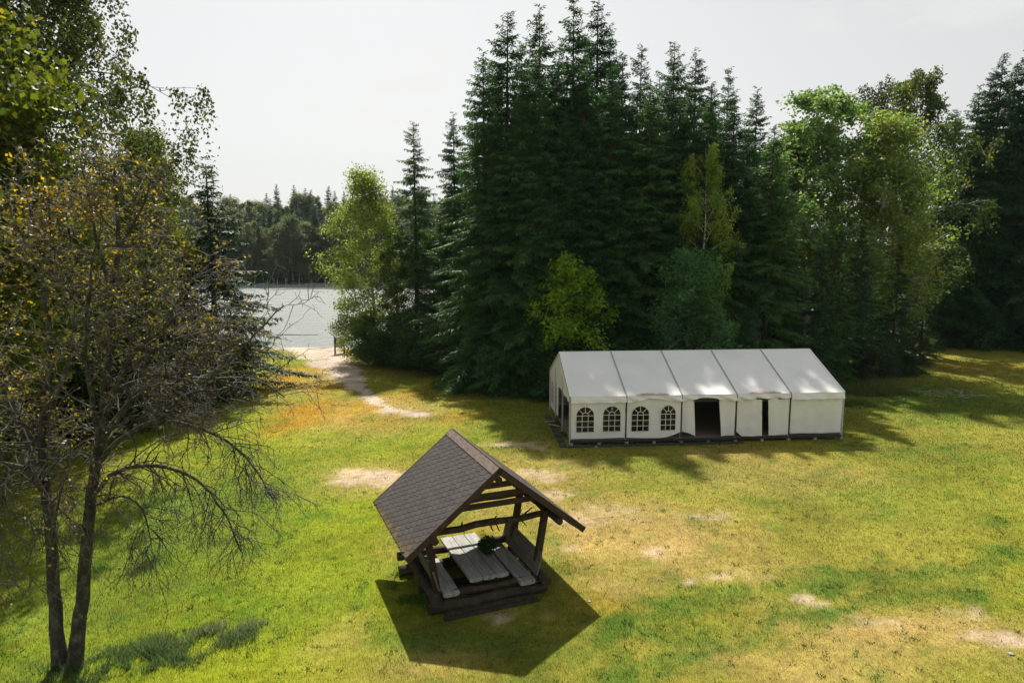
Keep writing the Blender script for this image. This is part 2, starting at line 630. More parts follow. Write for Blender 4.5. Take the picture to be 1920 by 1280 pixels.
def wood_mask(x, y):
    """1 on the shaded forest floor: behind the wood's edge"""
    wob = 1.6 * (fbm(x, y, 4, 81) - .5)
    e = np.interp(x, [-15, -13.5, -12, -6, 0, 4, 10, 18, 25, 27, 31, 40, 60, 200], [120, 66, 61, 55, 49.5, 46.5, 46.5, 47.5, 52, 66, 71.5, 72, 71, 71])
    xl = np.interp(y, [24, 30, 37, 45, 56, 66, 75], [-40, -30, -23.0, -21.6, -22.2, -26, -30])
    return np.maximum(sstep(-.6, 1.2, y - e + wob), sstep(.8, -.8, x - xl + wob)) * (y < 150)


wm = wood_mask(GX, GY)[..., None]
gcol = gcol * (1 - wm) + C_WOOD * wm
ny, nx = GX.shape
idx = np.arange(nx * ny).reshape(ny, nx)
quads = np.stack([idx[:-1, :-1].ravel(), idx[:-1, 1:].ravel(), idx[1:, 1:].ravel(), idx[1:, :-1].ravel()], 1)

m, nt, out = newmat('lawn')
l = nt.links.new
at_ = nd(nt, 'ShaderNodeAttribute', attribute_name='lawn')
tc = nd(nt, 'ShaderNodeTexCoord')
na = nd(nt, 'ShaderNodeTexNoise', Scale=3.5, Detail=9, Roughness=0.75)
nb = nd(nt, 'ShaderNodeTexNoise', Scale=26, Detail=6, Roughness=0.7)
l(tc.outputs['Object'], na.inputs['Vector'])
l(tc.outputs['Object'], nb.inputs['Vector'])
mr = nd(nt, 'ShaderNodeMapRange')
mr.inputs['From Min'].default_value = .3
mr.inputs['From Max'].default_value = .7
mr.inputs['To Min'].default_value = .58
mr.inputs['To Max'].default_value = 1.3
l(na.outputs['Fac'], mr.inputs['Value'])
mr2 = nd(nt, 'ShaderNodeMapRange')
mr2.inputs['From Min'].default_value = .3
mr2.inputs['From Max'].default_value = .7
mr2.inputs['To Min'].default_value = .6
mr2.inputs['To Max'].default_value = 1.3
l(nb.outputs['Fac'], mr2.inputs['Value'])
mu = nd(nt, 'ShaderNodeMath', operation='MULTIPLY')
l(mr.outputs[0], mu.inputs[0])
l(mr2.outputs[0], mu.inputs[1])
hs = nd(nt, 'ShaderNodeHueSaturation')
l(at_.outputs['Color'], hs.inputs['Color'])
l(mu.outputs[0], hs.inputs['Value'])
b = nd(nt, 'ShaderNodeBsdfPrincipled')
b.inputs['Roughness'].default_value = .95
b.inputs['Specular IOR Level'].default_value = .1
l(hs.outputs['Color'], b.inputs['Base Color'])
bp = nd(nt, 'ShaderNodeBump', Strength=.55)
bp.inputs['Distance'].default_value = .05
l(nb.outputs['Fac'], bp.inputs['Height'])
l(bp.outputs['Normal'], b.inputs['Normal'])
l(b.outputs['BSDF'], out.inputs['Surface'])
M['lawn'] = m

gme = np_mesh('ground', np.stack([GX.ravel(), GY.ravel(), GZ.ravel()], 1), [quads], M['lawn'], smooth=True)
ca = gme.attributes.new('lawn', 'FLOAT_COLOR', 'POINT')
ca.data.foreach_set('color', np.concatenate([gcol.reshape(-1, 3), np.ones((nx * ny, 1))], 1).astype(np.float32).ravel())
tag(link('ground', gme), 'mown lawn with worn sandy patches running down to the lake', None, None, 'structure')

# lake
m, nt, out = newmat('lake_water')
l = nt.links.new
b = nd(nt, 'ShaderNodeBsdfPrincipled')
b.inputs['Base Color'].default_value = (0.08, 0.10, 0.10, 1)
b.inputs['Roughness'].default_value = .52
b.inputs['IOR'].default_value = 1.33
tc = nd(nt, 'ShaderNodeTexCoord')
mp = nd(nt, 'ShaderNodeMapping')
mp.inputs['Scale'].default_value = (.55, 1.5, 1)
l(tc.outputs['Object'], mp.inputs['Vector'])
n1 = nd(nt, 'ShaderNodeTexNoise', Scale=1.1, Detail=5, Roughness=.6)
n2 = nd(nt, 'ShaderNodeTexNoise', Scale=.12, Detail=3)
mp3 = nd(nt, 'ShaderNodeMapping')
mp3.inputs['Scale'].default_value = (.05, .55, 1)
l(tc.outputs['Object'], mp3.inputs['Vector'])
n3 = nd(nt, 'ShaderNodeTexNoise', Scale=1.0, Detail=6, Roughness=.7)
l(mp3.outputs['Vector'], n3.inputs['Vector'])
l(mp.outputs['Vector'], n1.inputs['Vector'])
l(mp.outputs['Vector'], n2.inputs['Vector'])
bp = nd(nt, 'ShaderNodeBump', Strength=.9)
bp.inputs['Distance'].default_value = .45
l(n1.outputs['Fac'], bp.inputs['Height'])
bp2 = nd(nt, 'ShaderNodeBump', Strength=.5)
bp2.inputs['Distance'].default_value = .2
l(n2.outputs['Fac'], bp2.inputs['Height'])
l(bp.outputs['Normal'], bp2.inputs['Normal'])
l(bp2.outputs['Normal'], b.inputs['Normal'])
l(b.outputs['BSDF'], out.inputs['Surface'])
sx_ = nd(nt, 'ShaderNodeSeparateXYZ')
l(tc.outputs['Object'], sx_.inputs[0])
wob_ = nd(nt, 'ShaderNodeMath', operation='MULTIPLY_ADD')
wob_.inputs[1].default_value = 26
l(n2.outputs['Fac'], wob_.inputs[0])
l(sx_.outputs['Y'], wob_.inputs[2])
calm = nd(nt, 'ShaderNodeMapRange')
calm.inputs['From Min'].default_value = 178
calm.inputs['From Max'].default_value = 196
calm.inputs['To Min'].default_value = .46
calm.inputs['To Max'].default_value = .06
l(wob_.outputs[0], calm.inputs['Value'])
rv = nd(nt, 'ShaderNodeMapRange')
rv.inputs['From Min'].default_value = .35
rv.inputs['From Max'].default_value = .65
rv.inputs['To Min'].default_value = .78
rv.inputs['To Max'].default_value = 1.12
l(n3.outputs['Fac'], rv.inputs['Value'])
rm = nd(nt, 'ShaderNodeMath', operation='MULTIPLY')
l(calm.outputs['Result'], rm.inputs[0])
l(rv.outputs['Result'], rm.inputs[1])
l(rm.outputs[0], b.inputs['Roughness'])
bs_ = nd(nt, 'ShaderNodeMapRange')
bs_.inputs['From Min'].default_value = 178
bs_.inputs['From Max'].default_value = 196
bs_.inputs['To Min'].default_value = 1.0
bs_.inputs['To Max'].default_value = .08
l(wob_.outputs[0], bs_.inputs['Value'])
l(bs_.outputs['Result'], bp.inputs['Strength'])
M['water'] = m
wme = np_mesh('lake', [(-500, 60, WATER_Z), (500, 60, WATER_Z), (500, 230, WATER_Z), (-500, 230, WATER_Z)], [np.array([[0, 1, 2, 3]])], m)
tag(link('lake', wme), 'pale rippled lake beyond the lawn reflecting the bright sky', None, None, 'structure')

# grass: every blade a small triangle, finer near the camera
TENT_O, TENT_A = np.array([3.066, 35.068]), 0.079
PAV_O, PAV_A = np.array([-0.345, 18.72]), 0.391


def in_box(x, y, o, a, x0, x1, y0, y1):
    dx, dy = x - o[0], y - o[1]
    u = dx * math.cos(a) + dy * math.sin(a)
    v = -dx * math.sin(a) + dy * math.cos(a)
    return (u > x0) & (u < x1) & (v > y0) & (v < y1)


def blades(x, y, h, w, colr, rnd, lean=.6):
    n = len(x)
    th = rnd.random(n) * 2 * math.pi
    z = zg(x, y)
    V = np.empty((n, 3, 3))
    dx, dy = np.cos(th) * w / 2, np.sin(th) * w / 2
    V[:, 0] = np.stack([x - dx, y - dy, z - .006], 1)
    V[:, 1] = np.stack([x + dx, y + dy, z - .006], 1)
    ph = rnd.random(n) * 2 * math.pi
    le = rnd.random(n) * lean * h
    V[:, 2] = np.stack([x + np.cos(ph) * le, y + np.sin(ph) * le, z + h], 1)
    return V.reshape(-1, 3), np.repeat(colr, 3, axis=0)


rg = np.random.default_rng(77)
NB = 560000
rr = 13.5 * np.exp(rg.random(NB) * math.log(76 / 13.5))
aa = (rg.random(NB) - .5) * 2 * R(44)
bx_, by_ = rr * np.sin(aa), rr * np.cos(aa)
bc, bb = lawn_colour(bx_, by_)
bm_ = masks(bx_, by_)
keep = (rg.random(NB) > bb * .93) & (rg.random(NB) > wood_mask(bx_, by_) * .75) & (rg.random(NB) > bm_['dry'] * .35)
keep &= ~in_box(bx_, by_, TENT_O, TENT_A, -.05, 15.05, -.05, 8.05) & ~in_box(bx_, by_, PAV_O, PAV_A, -1.3, 1.0, .3, 3.6)
keep &= (by_ < shore_y(bx_) - 1.2)
bx_, by_, bc, rr = bx_[keep], by_[keep], bc[keep], rr[keep]
lush_b = bm_['lush_shade'][keep]
n = len(bx_)
bh = (.022 + .035 * rg.random(n) ** 1.5) * (1 + .8 * lush_b * fbm(bx_, by_, 1.0, 91)) * (1 + rr / 45)
bw = (.007 + .006 * rg.random(n)) * (rr / 17)
bc = bc * (.40 + 1.15 * rg.random((n, 1))) * (.7 + .6 * vnoise(bx_, by_, .14, 19))[:, None] * np.array([1.0, 1.0, .9])
VS, CS = [], []
v_, c_ = blades(bx_, by_, bh, bw, bc, rg)
VS.append(v_)
CS.append(c_)


def tall_patch(cx, cy, rx, ry, count, h, col, w=.014, rot=0.0):
    q = np.sqrt(rg.random(count)) * (.6 + .6 * rg.random(count))
    t = rg.random(count) * 2 * math.pi
    px_, py_ = rx * q * np.cos(t), ry * q * np.sin(t)
    x = cx + px_ * math.cos(rot) - py_ * math.sin(rot)
    y = cy + px_ * math.sin(rot) + py_ * math.cos(rot)
    ok = fbm(x, y, .55, 7) > .36 + .22 * rg.random(count)
    x, y = x[ok], y[ok]
    k = len(x)
    hh = h * (.35 + 1.0 * rg.random(k)) * (.5 + vnoise(x, y, .35, 12)) * np.clip(1.25 - q[ok] * .7, .3, 1.2)
    v_, c_ = blades(x, y, hh, w * (.7 + .6 * rg.random(k)), np.array(col) * (.6 + .8 * rg.random((k, 1))), rg, 1.0)
    VS.append(v_)
    CS.append(c_)


# taller unmown tufts that break up the carpet
nt_ = 60000
tr2 = 13.8 * np.exp(rg.random(nt_) * math.log(48 / 13.8))
ta2 = (rg.random(nt_) - .5) * 2 * R(44)
tx2, ty2 = tr2 * np.sin(ta2), tr2 * np.cos(ta2)
tm_ = masks(tx2, ty2)
cl_ = fbm(tx2, ty2, .5, 67, 3) + .12 * tm_['lush_shade'] - .12 * tm_['dry'] - .5 * np.maximum(tm_['bare'], tm_['path'])
ok = (cl_ > .56 + .12 * rg.random(nt_)) & ~in_box(tx2, ty2, TENT_O, TENT_A, -.1, 15.1, -.1, 8.1) & ~in_box(tx2, ty2, PAV_O, PAV_A, -1.9, 1.5, .0, 3.7)
tx2, ty2, tr2 = tx2[ok], ty2[ok], tr2[ok]
tc2, _ = lawn_colour(tx2, ty2)
tc2 = tc2 * np.array([.8, .95, .9]) * (.45 + 1.1 * rg.random((len(tx2), 1)))
v_, c_ = blades(tx2, ty2, rg.uniform(.06, .15, len(tx2)), rg.uniform(.012, .022, len(tx2)) * (tr2 / 17), tc2, rg, .9)
VS.append(v_)
CS.append(c_)
# low weed rosettes and fallen yellow leaves scattered over the lawn
nc = 1500
wr_ = 14 * np.exp(rg.random(nc) * math.log(50 / 14))
wa_ = (rg.random(nc) - .5) * 2 * R(43)
wx_, wy_ = wr_ * np.sin(wa_), wr_ * np.cos(wa_)
ok = (rg.random(nc) < fbm(wx_, wy_, 3.5, 23) * 1.5 - .25) & ~in_box(wx_, wy_, TENT_O, TENT_A, -.3, 15.3, -.7, 8.3) & ~in_box(wx_, wy_, PAV_O, PAV_A, -2.2, 1.8, -.2, 3.9)
wx_, wy_ = wx_[ok], wy_[ok]
kx = np.repeat(wx_, 14) + rg.normal(0, .07, len(wx_) * 14)
ky = np.repeat(wy_, 14) + rg.normal(0, .07, len(wx_) * 14)
v_, c_ = blades(kx, ky, rg.uniform(.03, .08, len(kx)), rg.uniform(.02, .04, len(kx)), np.array([.055, .11, .02]) * (.6 + .9 * rg.random((len(kx), 1))), rg, 1.6)
VS.append(v_)
CS.append(c_)
nf_ = 2600
fr_ = 14 * np.exp(rg.random(nf_) * math.log(40 / 14))
fa_ = (rg.random(nf_) - .5) * 2 * R(43)
fx_, fy_ = fr_ * np.sin(fa_), fr_ * np.cos(fa_)
ok = rg.random(nf_) < fbm(fx_, fy_, 4, 29) * 1.6 - .35
v_, c_ = blades(fx_[ok], fy_[ok], np.full(ok.sum(), .045), np.full(ok.sum(), .05), np.array([.45, .30, .04]) * (.4 + .9 * rg.random((ok.sum(), 1))), rg, 1.5)
VS.append(v_)
CS.append(c_)


# long grass at the foot of the old tree, round the pavilion, at the wood's edge and beside the marquee
a = gp(300, 1225)
tall_patch(a[0], a[1], 3.0, .95, 9000, .27, (.11, .17, .06), .018, .32)
a = gp(190, 1262)
tall_patch(a[0], a[1], 1.8, .7, 5000, .28, (.08, .14, .04), .018, .2)
a = gp(420, 1185)
tall_patch(a[0], a[1], 1.4, .55, 3500, .2, (.20, .24, .11), .016, .3)
for (px, py, rx, ry, k, h) in [(755, 1088, .55, .7, 900, .2), (770, 1125, .5, .35, 500, .16), (800, 1137, .4, .3, 350, .14), (1020, 1120, .3, .25, 200, .1), (830, 1150, .8, .2, 300, .1)]:
    a = gp(px, py)
    tall_patch(a[0], a[1], rx, ry, k, h, (.10, .20, .02), .03)
for (px, py, rx, ry, k, h, c) in [(1640, 735, 2.8, 1.6, 6000, .75, (.12, .16, .035)), (1605, 760, 1.2, .8, 1800, .45, (.13, .17, .03)), (860, 695, 3.5, 1.2, 5000, .5, (.09, .16, .03)), (760, 680, 3, 1, 4000, .5, (.08, .15, .03)),
                                  (950, 735, 3, 1.2, 4000, .45, (.07, .14, .03)), (1690, 700, 2.5, 1.2, 2500, .5, (.08, .12, .03)), (1050, 790, .4, 1.2, 600, .3, (.08, .16, .03)), (1060, 815, .4, .5, 500, .25, (.08, .16, .03)),
                                  (1100, 830, .8, .25, 500, .2, (.09, .16, .03)), (1170, 832, .8, .2, 400, .16, (.09, .16, .03)), (510, 639, 3.2, .5, 2600, .5, (.26, .25, .03)), (600, 637, 1.5, .3, 600, .3, (.3, .26, .05))]:
    a = gp(px, py)
    tall_patch(a[0], a[1], rx, ry, k, h, c, .04)
V = np.concatenate(VS)
Cc = np.concatenate(CS)
m, nt, out = newmat('grass_blade')
l = nt.links.new
at_ = nd(nt, 'ShaderNodeAttribute', attribute_name='blade')
df = nd(nt, 'ShaderNodeBsdfDiffuse')
tr = nd(nt, 'ShaderNodeBsdfTranslucent')
gl = nd(nt, 'ShaderNodeBsdfGlossy', Roughness=.45)
ms = nd(nt, 'ShaderNodeMixShader')
ms.inputs['Fac'].default_value = .5
ms2 = nd(nt, 'ShaderNodeMixShader')
ms2.inputs['Fac'].default_value = .03
l(at_.outputs['Color'], df.inputs['Color'])
l(at_.outputs['Color'], tr.inputs['Color'])
l(df.outputs[0], ms.inputs[1])
l(tr.outputs[0], ms.inputs[2])
l(ms.outputs[0], ms2.inputs[1])
l(gl.outputs[0], ms2.inputs[2])
l(ms2.outputs[0], out.inputs['Surface'])
grme = np_mesh('grass', V, [np.arange(len(V)).reshape(-1, 3)], m)
ca = grme.attributes.new('blade', 'FLOAT_COLOR', 'POINT')
ca.data.foreach_set('color', np.concatenate([Cc, np.ones((len(Cc), 1))], 1).astype(np.float32).ravel())
tag(link('grass', grme), 'short green and straw coloured grass blades covering the lawn', 'grass', None, 'stuff')

# loose grit and small stones on the worn ground
ng = 60000
gr_ = 14 * np.exp(rg.random(ng) * math.log(70 / 14))
ga_ = (rg.random(ng) - .5) * 2 * R(42)
gx_, gy_ = gr_ * np.sin(ga_), gr_ * np.cos(ga_)
_, gb_ = lawn_colour(gx_, gy_)
ok = (rg.random(ng) < sstep(.35, .9, gb_)) & (gy_ < shore_y(gx_) - .5)
gx_, gy_, gr_ = gx_[ok], gy_[ok], gr_[ok]
k = len(gx_)
gs = rg.uniform(.006, .022, k) * (gr_ / 18) ** .5
octa = np.array([(1, 0, 0), (-1, 0, 0), (0, 1, 0), (0, -1, 0), (0, 0, .7), (0, 0, -.7)])
of = np.array([(0, 2, 4), (2, 1, 4), (1, 3, 4), (3, 0, 4)])
V = np.stack([gx_, gy_, zg(gx_, gy_) + .002], 1)[:, None, :] + octa[None] * gs[:, None, None] * rg.uniform(.6, 1.4, (k, 6, 1))
F = (of[None] + (np.arange(k) * 6)[:, None, None]).reshape(-1, 3)
M['grit'] = noise_mat('grit', [(0.3, (0.25, 0.2, 0.15)), (0.7, (0.55, 0.48, 0.4))], scale=2, bump=0)
tag(link('gravel', np_mesh('gravel', V.reshape(-1, 3), [F], M['grit'])), 'loose grit and small stones on the worn sandy ground', 'gravel', None, 'stuff')

# ------------------------------------------------------------------ tree kinds
def make_spruce(seed, H=26.0, Lmax=3.3, h0=.5, dens=1.0, bare=.0, top_pow=.85, droop=1.0, sub=2):
    r = np.random.default_rng(seed)
    tz = np.linspace(0, H, 14)
    tp = np.stack([.0 + np.cumsum(r.normal(0, .02, 14)), np.cumsum(r.normal(0, .02, 14)), tz], 1)
    br = [(tp, np.interp(tz, [0, H * .04, H], [H * .0135, H * .010, .015]), 8)]
    P, D, N, LN, WD = [], [], [], [], []
    h = h0
    while h < H - .25:
        t = (h - h0) / (H - h0)
        n = int(r.integers(4, 7)) if t < .93 else 4
        prof = (1 - t) ** top_pow * (.72 + .28 * min(1, t / .12))
        for k in range(n):
            if r.random() < bare * (1 - t):
                continue
            Lb = max(.22, Lmax * prof * r.uniform(.5, 1.15) * (1.22 if r.random() < .12 else 1))
            phi = r.random() * 2 * math.pi
            d = np.array([math.cos(phi), math.sin(phi), 0])
            e = np.array([-d[1], d[0], 0])
            a0 = np.interp(t, [0, .35, .8, 1], [-.28, -.12, .15, .9]) + r.normal(0, .16)
            dr = np.interp(t, [0, .5, 1], [.45, .42, .1]) * droop * r.uniform(.6, 1.3)
            c0 = np.array([np.interp(h, tz, tp[:, 0]), np.interp(h, tz, tp[:, 1]), h + r.normal(0, .28)])
            ax = lambda s: c0 + np.outer(s * Lb, d) + np.outer(Lb * (a0 * s - dr * s ** 2 + .62 * dr * s ** 3), [0, 0, 1])
            br.append((ax(np.linspace(0, 1, 5)), np.linspace(.012 + .011 * Lb, .004, 5), 3))
            K = max(3, int(Lb / .095 * dens))
            s = np.linspace(.10 if t > .4 else .2, 1, K) + r.normal(0, .01, K)
            p = ax(s)
            for side in (-1, 1):
                tl = np.clip(.62 * (1.05 - s) * Lb ** .75, .16, .95) * r.uniform(.6, 1.15, K)
                td = unit(d * r.uniform(.5, .9, (K, 1)) + e * side * r.uniform(.6, 1, (K, 1)) + np.outer(r.uniform(-.75, -.1, K) * (1 if t < .85 else .1), [0, 0, 1]))
                P.append(p), D.append(td), LN.append(tl), WD.append(r.uniform(.06, .11, K))
                N.append(np.array([0, 0, 1]) + r.normal(0, .45, (K, 3)))
                for q in range(sub):
                    f = r.uniform(.15, 1, (K, 1))
                    P.append(p + td * tl[:, None] * f)
                    hd = unit(td * .45 + np.array([0, 0, -1]) * r.uniform(.25, 1.1, (K, 1)) * (1 if t < .9 else .2) + r.normal(0, .25, (K, 3)))
                    D.append(hd), LN.append(r.uniform(.14, .42, K) * (.6 + .4 * min(1, Lb / 2))), WD.append(r.uniform(.045, .09, K))
                    N.append(r.normal(0, 1, (K, 3)))
        h += np.interp(t, [0, .5, 1], [.50, .42, .26]) * r.uniform(.75, 1.25) / max(.7, dens)
    n = 24
    P.append(np.stack([np.full(n, tp[-1, 0]), np.full(n, tp[-1, 1]), H - r.random(n) * .9], 1))
    D.append(unit(r.normal(0, 1, (n, 3)) * [1, 1, .4] + [0, 0, .5])), LN.append(r.uniform(.12, .3, n)), WD.append(np.full(n, .05)), N.append(r.normal(0, 1, (n, 3)))
    Vl, Fl = leaf_quads(np.concatenate(P), np.concatenate(D), np.concatenate(N), np.concatenate(LN), np.concatenate(WD))
    Vt, Ft = tubes_np(br)
    return dict(H=H, trunk=np_mesh('spruce_trunk', Vt, [Ft], M['spruce_bark'], smooth=True), crown=np_mesh('spruce_crown', Vl, [Fl], M['needle']))


def bez(p0, p1, p2, n):
    t = np.linspace(0, 1, n)[:, None]
    return p0 * (1 - t) ** 2 + 2 * p1 * t * (1 - t) + p2 * t ** 2


def make_broadleaf(seed, H=15.0, Rc=3.2, base=.18, limbs=26, leaf=.16, nleaf=22000, weep=0.0, bark='birch_bark', trunk_r=.011, up=.9, sigma=.28, subs=8, twigs=5, shape=.55, lw=.62, leafmat='leaf', multi=1, strand=1.0):
    """tapered trunk, limbs, sub-limbs and twigs with single leaves; weep: hanging strands"""
    r = np.random.default_rng(seed)
    br, tw = [], []
    for mt in range(multi):
        off = np.array([0., 0, 0]) if multi == 1 else np.array([r.normal(0, .3), r.normal(0, .3), 0])
        lean = r.normal(0, .05 if multi == 1 else .22, 2)
        tz = np.linspace(0, H * (1 if mt == 0 else r.uniform(.6, .95)), 11)
        tp = np.stack([off[0] + lean[0] * tz + np.cumsum(r.normal(0, H * .006, 11)), off[1] + lean[1] * tz + np.cumsum(r.normal(0, H * .006, 11)), tz - .15], 1)
        tr_ = np.interp(tz, [0, H * .03, H], [H * trunk_r * 1.35, H * trunk_r, .012])
        br.append((tp, tr_, 8))
        ht = tz[-1]
        for i in range(int(limbs / multi)):
            t = base + (1 - base) * ((i + r.random()) / (limbs / multi)) ** .9 * .98
            hz = t * ht
            tt = (t - base) / (1 - base)
            prof = max(.18, (1 - abs(tt - shape * .75) / max(shape * .75, 1 - shape * .75)) ** .6 if tt < 1 else .2)
            Ll = Rc * prof * r.uniform(.65, 1.15)
            phi = i * 2.4 + r.normal(0, .4)
            d = np.array([math.cos(phi), math.sin(phi), 0])
            p0 = np.array([np.interp(hz, tz, tp[:, k]) for k in range(3)])
            el = up * (.35 + .65 * tt) * r.uniform(.7, 1.3)
            p2 = p0 + d * Ll + np.array([0, 0, Ll * el - weep * Ll * .35])
            p1 = p0 + d * Ll * .5 + np.array([0, 0, Ll * (el * .75 + .15)])
            lb = bez(p0, p1, p2, 7)
            rl = max(.02, np.interp(hz, tz, tr_) * .5)
            br.append((lb, np.linspace(rl, .012, 7), 5))
            for j in range(subs):
                s = r.uniform(.25, 1)
                k = s * 6
                q0 = lb[int(k)] * (1 - (k % 1)) + lb[min(6, int(k) + 1)] * (k % 1)
                dd = unit(d * r.uniform(0, 1) + r.normal(0, .75, 3) + np.array([0, 0, .35 - .3 * weep]))
                ls = Ll * r.uniform(.22, .5) * (1.15 - .5 * s) + .25
                q2 = q0 + dd * ls
                q1 = q0 + dd * ls * .5 + np.array([0, 0, .12 * ls])
                sb = bez(q0, q1, q2, 4)
                br.append((sb, np.linspace(.014, .006, 4), 3))
                for g in range(twigs):
                    w0 = sb[r.integers(1, 4)]
                    if weep:
                        ln = r.uniform(.4, 1.5) * (1 + weep) * strand
                        w2 = w0 + np.array([r.normal(0, .18), r.normal(0, .18), -1]) * ln * weep + unit(r.normal(0, 1, 3)) * .35 * (1 - weep * .5)
                        tw.append((w0, w0 + d * .25 + [0, 0, .05], w2))
                    else:
                        wd = unit(dd * .6 + r.normal(0, .7, 3) + [0, 0, .15]) * r.uniform(.3, .75) * (Rc / 3)
                        tw.append((w0, w0 + wd * .5 + [0, 0, .05], w0 + wd))
    tw0, tw1, tw2 = (np.array([q[i] for q in tw]) for i in range(3))
    k = r.integers(0, len(tw), nleaf)
    s = r.random((nleaf, 1)) ** .8
    P = tw0[k] * (1 - s) ** 2 + 2 * tw1[k] * s * (1 - s) + tw2[k] * s ** 2 + r.normal(0, sigma * (.45 if weep else 1), (nleaf, 3)) * ([1, 1, .8])
    D = unit(r.normal(0, 1, (nleaf, 3)) + np.array([0, 0, -.55 - weep]))
    N = unit(r.normal(0, .8, (nleaf, 3)) + np.array([0, 0, .9 - .5 * weep]))
    Ln = leaf * r.uniform(.6, 1.3, nleaf)
    Vl, Fl = leaf_quads(P, D, N, Ln, Ln * lw * r.uniform(.8, 1.2, nleaf))
    Vt, Ft = tubes_np(br)
    return dict(H=H, trunk=np_mesh('tree_trunk', Vt, [Ft], M[bark], smooth=True), crown=np_mesh('tree_crown', Vl, [Fl], M[leafmat]))


SPR = [make_spruce(11, 26, 4.8, top_pow=.78), make_spruce(12, 26, 4.5, dens=.95, droop=1.3, top_pow=.72), make_spruce(13, 26, 5.3, top_pow=.85), make_spruce(14, 26, 4.4, bare=.25, dens=.9, top_pow=.72)]
SPR_LOW = [make_spruce(15, 17, 3.9, h0=.25, dens=.95, droop=.8, top_pow=.95), make_spruce(16, 17, 3.6, h0=.25, dens=.95, top_pow=.9)]
BIR = [make_broadleaf(21, 15, 3.3, .2, 28, .17, 24000, weep=.35), make_broadleaf(22, 15, 3.0, .25, 26, .16, 22000, weep=.6, shape=.5), make_broadleaf(23, 15, 3.8, .15, 30, .18, 27000, up=.7, shape=.45)]
BIR_THIN = make_broadleaf(24, 15, 2.0, .45, 20, .16, 6000, weep=.5, subs=6)
SHR = [make_broadleaf(31, 4.5, 1.7, .05, 22, .14, 9000, bark='bark', multi=3, up=1.0, sigma=.2, shape=.5), make_broadleaf(32, 4.5, 1.9, .04, 22, .16, 9000, bark='bark', multi=4, up=.8, sigma=.22, shape=.4)]
YOUNG = make_broadleaf(33, 7.5, 2.1, .06, 28, .20, 11000, bark='bark', up=1.0, sigma=.2, shape=.42)
YOUNG_CONE = make_broadleaf(34, 7.0, 2.3, .02, 44, .13, 17000, bark='bark', up=.55, sigma=.16, shape=.10)
MAPLE = make_broadleaf(35, 18, 5.2, .12, 38, .19, 62000, bark='bark', up=.75, sigma=.35, shape=.5, lw=.9, subs=9)
BIG_BIRCH = make_broadleaf(36, 24, 6.0, .2, 40, .15, 120000, bark='bark', trunk_r=.0075, weep=.85, subs=10, twigs=6, shape=.55, up=.8, strand=1.3)


def plant(name, proto, X, Y, h, label, colr, autumn=0.0, ws=1.0, cat='tree', group=None, rot=None, crown='crown', z=None):
    s = h / proto['H']
    o = empty(name, (X, Y, float(zg(X, Y)) - .05 if z is None else z), (rot if rot is not None else (X * 7.3 + Y * 3.1) % 6.28))
    o.scale = (s * ws, s * ws, s)
    tag(o, label, cat, group)
    link('trunk', proto['trunk'], o)
    c = link(crown, proto['crown'], o)
    c.color = (*colr, autumn)
    return o


def plant_px(name, proto, px, py, Y, label, colr, autumn=0.0, ws=1.0, **kw):
    p = at(px, py, Y)
    return plant(name, proto, p[0], Y, p[2] + .05, label, colr, autumn, ws, **kw)


